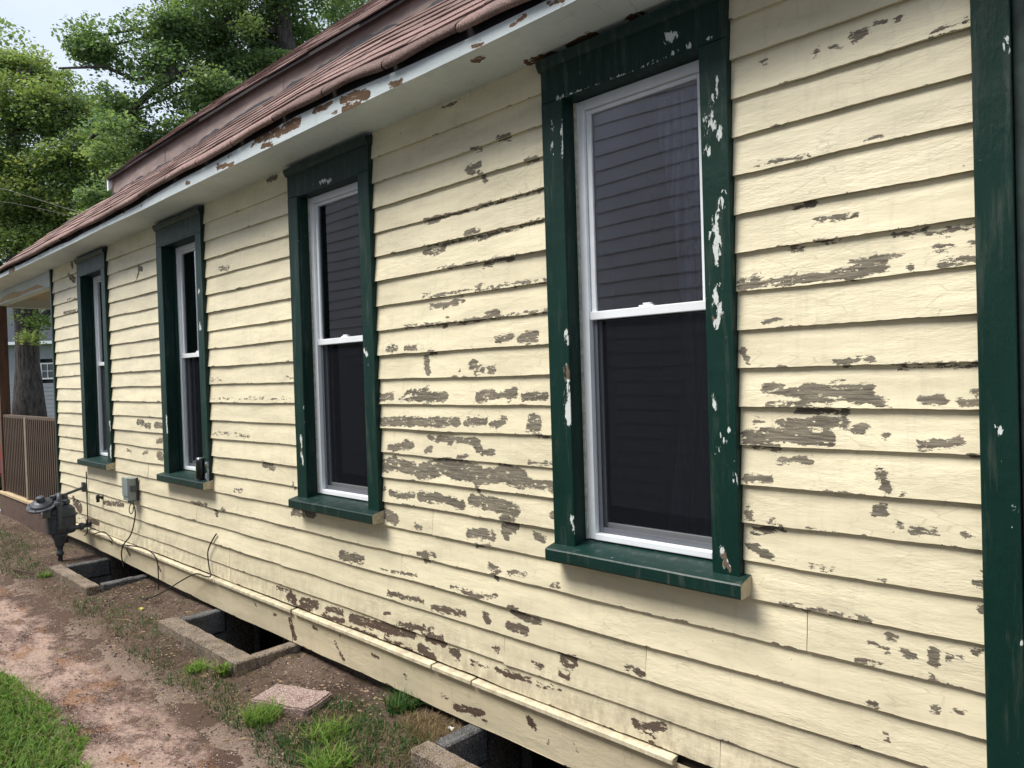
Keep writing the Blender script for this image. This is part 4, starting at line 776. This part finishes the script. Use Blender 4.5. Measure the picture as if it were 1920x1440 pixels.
# ---------------- things on the wall ----------------
def gas_meter():
    X0,Y0=-7.80,-.24
    g=empty('gas_meter',(X0,Y0,.1)); tag(g,'dark grey gas meter with round regulator and bare metal dial cap','gas meter')
    def shell(name,rings,cx,cy,e=.55,n=28,mat='meter'):
        V=[]
        for z,rx,ry in rings:
            for i in range(n):
                a=2*math.pi*i/n; V.append((cx+rx*abs(math.cos(a))**e*math.copysign(1,math.cos(a)),cy+ry*abs(math.sin(a))**e*math.copysign(1,math.sin(a)),z))
        F=[(i*n+j,i*n+(j+1)%n,(i+1)*n+(j+1)%n,(i+1)*n+j) for i in range(len(rings)-1) for j in range(n)]+[tuple(range(n))[::-1],tuple((len(rings)-1)*n+j for j in range(n))]
        return mesh(name,V,F,M[mat],g,False)
    shell('meter_body',[(.335,.05,.075),(.345,.08,.105),(.36,.088,.115),(.50,.090,.120),(.508,.104,.134),(.522,.104,.134),(.530,.090,.120),(.575,.086,.112),(.600,.065,.085),(.606,.03,.04)],X0,Y0)
    MB().box(X0+.088,X0+.097,Y0-.085,Y0+.085,.375,.485,.004).build('front_plate',M['meter'],g)
    for dy in (-.11,-.055,0,.055,.11): MB().lathe((X0+.096,Y0+dy*.95,.515),(1,0,0),[(0,.007),(.012,.007),(.013,.003)],6).build('bolt',M['pipe'],g)
    MB().lathe((X0+.02,Y0-.02,.345),(0,0,-1),[(0,.070),(.02,.066),(.05,.05),(.09,.042),(.12,.036),(.125,.027),(.17,.025),(.175,.032),(.20,.032),(.205,.020),(.32,.020)],16).build('riser',M['meter'],g,True)
    rc=(X0+.02,Y0-.15,.625); ra=(.30,-.25,.92)
    MB().lathe(rc,ra,[(-.055,.02),(-.05,.055),(-.030,.085),(-.008,.098),(-.007,.125),(.008,.125),(.009,.098),(.028,.088),(.045,.06),(.05,.036),(.085,.034),(.092,.028),(.094,.001)],28).build('regulator',M['meter'],g)
    rv=Vector(ra).normalized(); u=rv.cross(Vector((1,0,0))).normalized(); v=rv.cross(u)
    for k in range(8):
        a=k*math.pi/4; p=Vector(rc)+(u*math.cos(a)+v*math.sin(a))*.112; MB().lathe(p-rv*.014,rv,[(0,.007),(.028,.007),(.029,.003)],6).build('bolt',M['pipe'],g)
    # index box with bright bezel, on the left shoulder
    MB().box(X0+.03,X0+.115,Y0-.175,Y0-.105,.515,.580,.012).build('index_box',M['pipe'],g)
    MB().tube([(X0+.122,Y0-.178,.520),(X0+.122,Y0-.180,.575),(X0+.122,Y0-.145,.592),(X0+.122,Y0-.105,.590)],.010,8).build('dial_cap',M['steel'],g,True)
    MB().tube([(X0+.10,Y0-.03,.36),(X0+.112,Y0-.035,.42),(X0+.112,Y0-.035,.66),(X0+.10,Y0-.03,.695),(X0+.06,Y0-.02,.712),(X0+.02,Y0-.03,.70),(X0+.01,Y0-.05,.66)],.021,12).build('pipe',M['pipe'],g,True)
    MB().tube([(X0+.0,Y0-.08,.69),(X0,Y0+.05,.70),(X0-.02,Y0+.22,.745)],.013,10).build('pipe',M['pipe'],g,True)
    MB().lathe((X0+.0,Y0+.04,.605),(0,0,1),[(0,.036),(.012,.044),(.040,.044),(.05,.03),(.09,.026)],8).build('union_nut',M['meter'],g)
    for z in (.40,.62): MB().lathe((X0+.112,Y0-.035,z),(0,0,1),[(0,.026),(.004,.031),(.026,.031),(.03,.026)],8).build('union_nut',M['pipe'],g)
    MB().tube([(X0+.08,Y0+.02,.385),(X0+.09,Y0+.12,.39),(X0+.09,Y0+.235,.40)],.022,10).build('pipe',M['pipe'],g,True)
    MB().lathe((X0+.09,Y0+.13,.392),(0,1,.04),[(0,.03),(.004,.034),(.03,.034),(.034,.03)],8).build('union_nut',M['pipe'],g)
    MB().tube([(X0+.10,Y0+.12,.47),(X0+.10,Y0+.17,.475),(X0+.10,Y0+.185,.44),(X0+.10,Y0+.18,.36)],.003,6).build('seal_wire',M['steel'],g,True)
    MB().box(X0-.05,X0-.0,-.045,-.018,.70,.79,.003).build('wall_bracket',M['pipe'],g)
gas_meter()
b=empty('electrical_box',(-6.485,0,.84)); tag(b,'grey metal utility box screwed to the siding under the second far window','utility box')
MB().box(-6.55,-6.425,-.095,-.018,.755,.938,.007).build('box_body',M['elbox'],b)
MB().box(-6.553,-6.422,-.101,-.085,.79,.945,.005).build('cover',M['elbox'],b)
MB().box(-6.424,-6.412,-.075,-.03,.83,.875,.002).build('hasp',M['pipe'],b)
MB().box(-6.43,-6.415,-.032,-.016,.75,.94,.002).build('backplate',M['black'],b)
for dx in (-.03,.02): MB().lathe((-6.485+dx,-.055,.757),(0,0,-1),[(0,.018),(.02,.018),(.024,.013),(.03,.013)],12).build('cable_gland',M['elbox'],b,True)
def cable(pts,r,label,parent=None,name='cable',mat='cable'):
    P=[Vector(p) for p in pts]; out=[]
    for i in range(len(P)-1):
        p0,p1,p2,p3=P[max(i-1,0)],P[i],P[i+1],P[min(i+2,len(P)-1)]
        for k in range(6):
            t=k/6; out.append(.5*((2*p1)+(p2-p0)*t+(2*p0-5*p1+4*p2-p3)*t*t+(3*p1-p0-3*p2+p3)*t**3))
    out.append(P[-1]); o=MB().tube(out,r,6).build(name,M[mat],parent,True)
    if parent is None: tag(o,label,'cable')
cable([(-6.46,-.05,.74),(-6.43,-.045,.66),(-6.47,-.045,.56),(-6.55,-.05,.45),(-6.68,-.065,.355),(-6.78,-.05,.27),(-6.82,-.035,.2),(-6.80,-.03,.14)],.0055,'black cable running from the grey utility box down to the foundation')
cable([(-6.49,-.05,.73),(-6.53,-.055,.69),(-6.52,-.06,.655),(-6.48,-.06,.64),(-6.45,-.055,.665),(-6.455,-.05,.70)],.004,'small cable loop under the grey utility box')
cable([(-7.76,-.022,.895),(-7.75,-.025,.78),(-7.74,-.03,.62),(-7.72,-.035,.5),(-7.70,-.045,.42),(-7.66,-.06,.40),(-7.64,-.06,.45),(-7.68,-.05,.47),(-7.70,-.05,.42),(-7.62,-.07,.36),(-7.66,-.07,.32),(-7.72,-.07,.30)],.005,'black cable hanging down the siding right of the gas meter')
cable([(-7.5,-.06,.34),(-7.2,-.06,.40),(-7.05,-.065,.385),(-6.95,-.065,.36)],.005,'short black cable arching over the drip cap near the gas meter')
cable([(-6.72,-.062,.35),(-6.5,-.07,.375),(-6.2,-.075,.40),(-6.02,-.07,.385),(-5.95,-.06,.33),(-5.98,-.045,.22),(-5.97,-.05,.10)],.005,'black cable looping over the drip cap between the two farther wells')
cable([(-4.96,-.022,.665),(-5.03,-.028,.60),(-5.09,-.03,.52),(-5.07,-.035,.43),(-5.00,-.055,.375),(-5.06,-.066,.365),(-5.2,-.075,.36),(-5.4,-.10,.28),(-5.6,-.14,.18),(-5.8,-.2,.10),(-6.0,-.24,.09)],.005,'black cable stub bending off the siding and down to the dirt')
hb=empty('hose_bib',(-7.35,0,.68)); tag(hb,'small black spigot on the siding between the gas meter and the utility box','spigot')
MB().lathe((-7.35,-.015,.69),(0,-1,0),[(0,.022),(.006,.022),(.008,.012),(.05,.012)],12).build('body',M['black'],hb,True); MB().lathe((-7.35,-.05,.70),(0,0,-1),[(-.02,.014),(0,.016),(.03,.014),(.05,.016)],10).build('spout',M['black'],hb,True)
# drinks can on the second far window's sill
c=empty('drinks_can',(-5.118,-.046,1.03)); tag(c,'tall black drinks can with lime green scratches standing on a window sill','can')
MB().lathe((-5.118,-.046,1.031),(0,0,1),[(0,.024),(.003,.027),(.012,.033),(.135,.033),(.146,.0275)],24).build('can_body',M['black'],c,True)
MB().lathe((-5.118,-.046,1.177),(0,0,1),[(0,.028),(.004,.029),(.006,.027),(.0061,.001)],24).build('rim',M['steel'],c,True)
for a0 in (-2.1,-1.85,-1.6):
    V=[];n=7
    for i in range(n):
        z=1.075+.07*i/(n-1)+(.01 if abs(a0+1.85)<.01 else 0); wd=.05+.04*math.sin(i*1.9+a0*5)
        for s in (-1,1): a=a0+s*wd; V.append((-5.118+.0334*math.cos(a),-.046+.0334*math.sin(a),z))
    mesh('green_mark',V,[(2*i,2*i+1,2*i+3,2*i+2) for i in range(n-1)],M['limegreen'],c)
# ---------------- trees ----------------
def leafmat(name,a,b,cc):
    N=NT(name); at=N.attr('tone').outputs['Fac']; c=N.mix(N.rng(at,0,.6),a,b); c=N.mix(N.rng(at,.6,1.),c,cc); N.fin(c,.5,None,0,.3)
    tl=N.n('ShaderNodeBsdfTranslucent'); N.l(N.mix(1.,c,(1.3,1.25,.6),'MULTIPLY'),tl.inputs[0]); ms=N.n('ShaderNodeMixShader'); ms.inputs[0].default_value=.45; N.l(N.b.outputs[0],ms.inputs[1]); N.l(tl.outputs[0],ms.inputs[2]); N.l(ms.outputs[0],N.out.inputs[0]); return N.m
M['leafA']=leafmat('mid_green_leaves',(.07,.13,.075),(.17,.27,.135),(.29,.37,.17)); M['leafB']=leafmat('yellow_green_leaves',(.085,.15,.075),(.22,.31,.125),(.36,.40,.18)); M['leafD']=leafmat('dark_green_leaves',(.05,.10,.06),(.11,.19,.09),(.17,.25,.10))
N=NT('bark'); a=N.noise((14,14,3),1,6,.7); M['bark']=N.fin(N.mix(N.rng(a,.35,.65),(.028,.024,.024),(.115,.10,.095)),.95,N.bump(a,.05,1.),0,.1)
def crown(name,C,R,per,ls,mat,parent,flat_=.55,tones=None):
    """clusters centres C (m,3), radii R, leaves per cluster"""
    m=len(C); n=m*per; ls=ls; ci=np.repeat(np.arange(m),per); d=RNG.normal(size=(n,3)); d/=np.linalg.norm(d,axis=1)[:,None]; rr=RNG.random(n)**.45; P=C[ci]+d*(R[ci]*rr)[:,None]*np.array([1,1,flat_]); P[:,2]-=.15*R[ci]*(rr**2)
    nr=RNG.normal(size=(n,3)); nr[:,2]=np.abs(nr[:,2])+.7; nr/=np.linalg.norm(nr,axis=1)[:,None]; u=np.cross(nr,RNG.normal(size=(n,3))); u/=np.linalg.norm(u,axis=1)[:,None]; v=np.cross(nr,u); s=ls*(.5+1.0*RNG.random(n))[:,None]
    V=np.stack([P-u*s*.5,P-v*s*.33+nr*s*.05,P+u*s*.55,P+v*s*.33+nr*s*.05],1).reshape(-1,3); F=np.arange(n*4).reshape(-1,4)
    tn=(tones if tones is not None else RNG.random(m))[ci]*.65+RNG.random(n)*.35
    me=bpy.data.meshes.new(name); me.vertices.add(len(V)); me.vertices.foreach_set('co',V.ravel().astype(np.float32)); me.loops.add(F.size); me.loops.foreach_set('vertex_index',F.ravel().astype(np.int32)); me.polygons.add(len(F)); me.polygons.foreach_set('loop_start',np.arange(0,F.size,4,dtype=np.int32)); me.update(calc_edges=True)
    at=me.attributes.new('tone','FLOAT','POINT'); at.data.foreach_set('value',np.repeat(tn,4).astype(np.float32)); return link(name,me,mat,parent)
def tree(label,base,trunk,limbs,blobs,mat,per,ls,cr=(.5,.95),dens=1.,group='trees beyond the house'):
    t=empty('leafy_tree',base); tag(t,label,'tree',group); mb=MB(); C=[]
    mb.tube([p for p,r in trunk],[r for p,r in trunk],12)
    for L in limbs:
        mb.tube([p for p,r in L],[r for p,r in L],8)
        for p,r in L[1:]:
            for _ in range(2): C.append(Vector(p)+Vector(RNG.normal(size=3)*.7))
    top=[Vector(p) for p,r in trunk][-2:]
    for c,rad,n in blobs:
        c=Vector(c)
        # a limb from the trunk into each mass of foliage, with twigs
        k=min((p for p,r in trunk),key=lambda q:(Vector(q)-c).length); k=Vector(k); mid=(k+c)/2+Vector((0,0,.35)); mb.tube([k,mid,c],[.07,.045,.02],6)
        for i in range(int(n*dens)):
            d=Vector(RNG.normal(size=3)).normalized(); q=c+Vector((d.x*rad[0],d.y*rad[1],d.z*rad[2]))*(RNG.random()**.4); C.append(q)
            if i%3==0: mb.tube([c,(c+q)/2+Vector((0,0,.12)),q],[.022,.014,.006],4,False)
    mb.build('trunk',M['bark'],t,True); C=np.array([tuple(c) for c in C]); R=cr[0]+(cr[1]-cr[0])*RNG.random(len(C)); crown('crown',C,R,per,ls,mat,t); return t
def B(px,py,dp,rpx,rpy,n): r=rpx*dp/1370; return (PX(px,py,dp),(r,r,rpy*dp/1370),n)
# A: tall tree whose trunk rises behind the roof
D=19
bA=PX(585,760,D); 
tree('tall leafy tree with a dark leaning trunk rising behind the roof ridge',(bA.x,bA.y,0),[(Vector((bA.x,bA.y,-.1)),.30),(PX(565,400,D),.26),(PX(555,140,D),.23),(PX(533,60,D),.20),(PX(527,0,D),.18),(PX(515,-120,D),.13),(PX(505,-260,D),.07)],
 [[(PX(552,150,D),.14),(PX(455,150,D-.5),.13),(PX(380,140,D-1),.13),(PX(335,134,D-1.2),.16),(PX(285,172,D-1.5),.09),(PX(225,225,D-2),.06),(PX(170,258,D-2.4),.04)],
  [(PX(335,134,D-1.2),.06),(PX(255,150,D-1.5),.05),(PX(195,125,D-1.8),.04),(PX(110,128,D-2),.025)],[(PX(535,90,D),.09),(PX(480,70,D),.06),(PX(430,30,D),.05),(PX(380,10,D),.03)],[(PX(528,30,D),.08),(PX(580,-30,D),.06),(PX(640,-60,D),.04)],[(PX(600,380,D),.10),(PX(480,290,D-.5),.06),(PX(400,230,D-1),.04)]],
 [B(420,60,D,90,55,34),B(330,60,D-1,60,40,18),B(470,130,D,70,50,24),B(390,190,D-1,80,40,24),B(290,105,D-1,55,28,8),B(235,215,D-1.5,45,22,6),B(330,265,D-1,60,45,18),B(470,210,D,60,40,14),B(255,315,D-1,60,35,11),B(560,60,D+1,50,60,12),B(480,0,D,90,40,18),B(380,-60,D,150,60,30),B(560,-90,D,130,70,30),B(210,380,D,60,40,14),B(170,95,D-1.5,22,30,8),B(168,70,D-1.5,14,30,6)],M['leafA'],340,.088,(.38,.78))
# B: big tree whose trunk shows through the porch
D=25
bB=PX(56,790,D)
tree('broad leafy tree whose thick furrowed trunk shows through the porch opening',(bB.x,bB.y,-.15),[(Vector((bB.x,bB.y,-.3)),.62),(PX(54,740,D),.46),(PX(52,680,D),.36),(PX(50,600,D),.36),(PX(44,540,D),.40),(PX(30,430,D),.34),(PX(20,320,D),.25),(PX(30,220,D),.15),(PX(40,150,D),.07)],
 [[(PX(60,620,D),.14),(PX(85,590,D),.12),(PX(120,560,D),.09),(PX(190,500,D),.06)],[(PX(30,430,D),.15),(PX(100,340,D),.10),(PX(170,290,D),.06)],[(PX(20,330,D),.12),(PX(-60,260,D),.08),(PX(-130,200,D),.04)]],
 [B(40,190,D,70,60,24),B(-60,210,D,90,80,26),B(95,215,D,45,40,11),B(10,290,D,90,60,24),B(120,300,D,70,50,22),B(60,370,D,90,50,24),B(170,370,D,60,50,18),B(0,430,D,80,50,20),B(-100,330,D,90,90,26),B(100,430,D,70,45,18),B(200,300,D,60,50,16),B(110,555,D+3,25,18,5),B(180,440,D+1,50,35,12),B(30,130,D+1,40,25,8),B(80,150,D+1,30,20,6),B(150,190,D+1,50,45,14),B(190,240,D+1,50,35,10),B(30,110,D+1,60,28,10)],M['leafB'],330,.105,(.5,.95),1.0)
# C: lighter thin tree at the right behind the roof
D=24; bC=PX(650,760,D)
tree('thin airy tree with small leaves showing above the upper roof',(bC.x,bC.y,0),[(Vector((bC.x,bC.y,0)),.22),(PX(645,300,D),.16),(PX(640,100,D),.11),(PX(625,20,D),.06),(PX(610,-60,D),.03)],[[(PX(640,110,D),.05),(PX(600,60,D),.03),(PX(570,30,D),.02)],[(PX(640,80,D),.05),(PX(670,20,D),.03),(PX(700,-30,D),.02)]],
 [B(620,70,D,50,40,14),B(660,20,D,60,40,14),B(590,110,D,40,40,10),B(560,150,D,50,40,10),B(650,-50,D,80,50,18)],M['leafA'],100,.10,(.4,.8))
# D: dark lower mass behind the porch roof
D=30; bD=PX(-60,760,D)
tree('dark dense tree low at the left edge behind the porch roof',(bD.x,bD.y,-.2),[(Vector((bD.x,bD.y,-.2)),.35),(PX(-60,560,D),.3),(PX(-50,440,D),.2),(PX(-30,360,D),.1)],[],
 [B(-20,440,D,90,50,26),B(80,460,D,90,40,24),B(-40,370,D,90,50,22),B(60,400,D,90,50,22),B(160,420,D,70,40,18),B(230,400,D,60,50,14)],M['leafD'],240,.14,(.6,1.1))
D=38; bE=PX(300,760,D)
tree('far green tree filling in behind the big limb',(bE.x,bE.y,-.2),[(Vector((bE.x,bE.y,-.2)),.35),(PX(300,400,D),.25),(PX(290,250,D),.12)],[],
 [B(250,370,D,80,40,16),B(360,340,D,70,40,10),B(450,270,D,60,30,7)],M['leafB'],210,.16,(.8,1.3))
# bare twigs high at the upper left
D=22; bt=PX(330,-80,D)
# ---------------- background house, car, wires ----------------
def lap_house(name,label,corner,ux,uy,L,H,mat,roofm,expo,roof_h,deep=6,win=None,th=.014,eave=.25,joined=False):
    """a plain sided wall L long standing at corner along unit (ux,uy), facing the side it is seen from"""
    h=empty(name,corner); tag(h,label,'house'); c=Vector(corner); u=Vector((ux,uy,0)).normalized(); nrm=Vector((u.y,-u.x,0))
    def q(a,d,z): return c+u*a+nrm*d+Vector((0,0,z))
    n=int(H/expo)
    for i in range(n):
        z0=i*expo; z1=z0+expo
        spans=[(0,L)]
        if win:
            for wx0,wx1,wz0,wz1 in win:
                if z1>wz0 and z0<wz1: spans=[(a,b) for s0,s1 in spans for a,b in ((s0,min(s1,wx0)),(max(s0,wx1),s1)) if b-a>.01]
        for a,b in spans:
            V=[q(a,th,z0),q(b,th,z0),q(b,.002,z1+.005),q(a,.002,z1+.005),q(a,0,z0),q(b,0,z0)]; mesh('siding_board',V,[(0,1,2,3),(4,5,1,0)],mat,h)
    V=[q(0,0,0),q(L,0,0),q(L,-deep,0),q(0,-deep,0),q(0,0,H),q(L,0,H),q(L,-deep,H),q(0,-deep,H)]; mesh('wall',V,[(1,2,6,5),(2,3,7,6),(3,0,4,7)],mat,h)
    if not win: pass
    mesh('backing',[q(0,-.35,0),q(L,-.35,0),q(L,-.35,H),q(0,-.35,H)],[(0,1,2,3)],M['interior'],h)
    V=[q(-.3,eave,H-.05),q(L+.3,eave,H-.05),q(L+.3,-deep/2,H+roof_h),q(-.3,-deep/2,H+roof_h),q(L+.3,-deep-eave,H-.05),q(-.3,-deep-eave,H-.05)]; mesh('roof',V,[(0,1,2,3),(3,2,4,5)],roofm,h)
    V=[q(-.3,eave+.01,H-.17),q(L+.3,eave+.01,H-.17),q(L+.3,eave+.01,H-.03),q(-.3,eave+.01,H-.03),q(-.3,0,H-.17),q(L+.3,0,H-.17)]; mesh('eave_board',V,[(0,1,2,3),(4,5,1,0)],M['vinyl'],h)
    for wx0,wx1,wz0,wz1 in (win or []):
        w=empty('window',parent=h); t=.07
        for a,b,e,f in ((wx0,wx0+t,wz0,wz1),(wx1-t,wx1,wz0,wz1),(wx0+t,wx1-t,wz0,wz0+t),(wx0+t,wx1-t,wz1-t,wz1),((wx0+wx1)/2-.012,(wx0+wx1)/2+.012,wz0+t,wz1-t),(wx0+t,wx1-t,(wz0+wz1)/2-.012,(wz0+wz1)/2+.012)):
            V=[q(a,.03,e),q(b,.03,e),q(b,.03,f),q(a,.03,f),q(a,-.03,e),q(b,-.03,e),q(b,-.03,f),q(a,-.03,f)]; mesh('frame',V,[(0,1,2,3),(0,4,5,1),(1,5,6,2),(2,6,7,3),(3,7,4,0)],M['vinyl'],w)
        mesh('pane',[q(wx0+t,-.02,wz0+t),q(wx1-t,-.02,wz0+t),q(wx1-t,-.02,wz1-t),q(wx0+t,-.02,wz1-t)],[(0,1,2,3)],M['darkpane'],w)
    return h
M['darkpane']=simple('dark_pane',(.02,.025,.035),.1,.1,3,spec=.8)
M['bgsiding']=simple('pale_grey_siding',(.30,.32,.36),.7,.08,3); M['bgroof']=simple('dark_blue_roof',(.022,.032,.05),.85,.2,6)
M['nbsiding']=simple('grey_vinyl_siding',(.50,.49,.53),.6,.06,2)
# far house seen through the porch, facing us
e0=PX(-420,640,36); e1=PX(240,640,36); uu=(e1-e0); uu.z=0; L=uu.length; uu.normalize(); gzb=-.25
H=PX(60,640,36).z-gzb
def ax(px): p=PX(px,640,36)-e0; p.z=0; return p.length
wz1=PX(60,681,36).z-gzb; wz0=PX(60,712,36).z-gzb
lap_house('background_house','pale grey sided house with dark blue roof seen through the porch opening',(e0.x,e0.y,gzb),uu.x,uu.y,L,H,M['bgsiding'],M['bgroof'],.2,3.2,7,[(ax(74),ax(101),wz0,wz1)],eave=.5)
# neighbour's house across the driveway, behind the camera; seen reflected in the panes
lap_house('neighbour_house','grey sided neighbouring house across the driveway, seen only as a reflection in the window panes',(7,-4.9,.05),-1,0,20,6.2,M['nbsiding'],M['bgroof'],.17,2.0,7,[(15.5,16.3,1.02,2.55)],th=.022)
# red car parked in the street past the porch
def car():
    front=PX(9,840,12.5); c=empty('parked_car',(front.x-2.1,front.y,-.30)); tag(c,'red car parked beyond the porch, only its tail showing at the left edge','car')
    d=Vector((-RT.x,-RT.y,0)).normalized(); s=Vector((d.y,-d.x,0)); o=Vector((front.x,front.y,-.26))
    def q(a,b,z): return o+d*a+s*b+Vector((0,0,z))
    prof=[(0.02,.30),(0,.55),(.05,.78),(.5,.92),(.75,.98),(1.35,1.38),(2.5,1.42),(3.3,1.0),(4.2,.85),(4.35,.55),(4.3,.28)]; V=[];F=[];W2=.86
    k=len(prof)
    for b,sc in ((-W2,0),(-W2*.98,1),(W2*.98,1),(W2,0)):
        for a,z in prof: inset=.12 if z>1. else 0; V.append(q(a,b*(1-inset),z if sc else z-.03))
    for r_ in range(3):
        for i in range(k): F.append((r_*k+i,r_*k+(i+1)%k,(r_+1)*k+(i+1)%k,(r_+1)*k+i))
    F+=[tuple(range(k)),tuple(3*k+i for i in range(k))[::-1]]
    fix_normals(mesh('body',V,F,M['carred'],c,False))
    for a in (.85,3.45):
        for b in (-.80,.80):
            w=MB().lathe(q(a,b-.1*(1 if b>0 else -1),.31),s*(1 if b>0 else -1),[(0,.30),(.02,.32),(.19,.32),(.21,.29)],20).build('wheel',M['black'],c,True); MB().lathe(q(a,b+.1*(1 if b>0 else -1)*1.1,.31),s*(1 if b>0 else -1),[(0,.19),(.012,.18),(.014,.02)],16).build('rim',M['steel'],w,True)
    for b in (-1,1):
        mesh('side_window',[q(1.0,b*.80,1.02),q(3.1,b*.80,1.02),q(2.5,b*.765,1.34),q(1.4,b*.765,1.34)],[(0,1,2,3)],M['darkpane'],c); MB().box(-.05,.05,-.12,.12,-.05,.05,.01)
        t=mesh('tail_light',[q(-.01,b*.55,.62),q(-.01,b*.8,.62),q(0,b*.8,.75),q(0,b*.55,.75)],[(0,1,2,3)],M['carlamp'],c)
    mesh('rear_window',[q(.82,-.6,1.02),q(.82,.6,1.02),q(1.28,.55,1.34),q(1.28,-.55,1.34)],[(0,1,2,3)],M['darkpane'],c)
    mesh('bumper',[q(-.06,-.8,.32),q(-.06,.8,.32),q(-.06,.8,.5),q(-.06,-.8,.5),q(.02,-.84,.32),q(.02,.84,.32),q(.02,.84,.5),q(.02,-.84,.5)],[(0,1,2,3),(0,4,5,1),(3,2,6,7),(0,3,7,4),(1,5,6,2)],M['black'],c)
M['carred']=simple('red_car_paint',(.33,.012,.018),.2,.03,2,spec=.7); M['carlamp']=simple('lamp_red',(.5,.02,.02),.2,.02,2)
car()
def wire(pts,r,label):
    o=MB().tube(pts,r,5).build('utility_wire',M['cable'],None,True); tag(o,label,'wire')
wire([PX(-60,338,14),PX(20,358,13.2),PX(80,377,12.4),PX(140,396,11.8),PX(200,412,11.3)],.007,'upper of two thin wires crossing the foliage at the far left')
wire([PX(-60,372,14),PX(20,380,13.2),PX(80,392,12.4),PX(160,412,11.4)],.0045,'lower of two thin wires crossing the foliage at the far left')
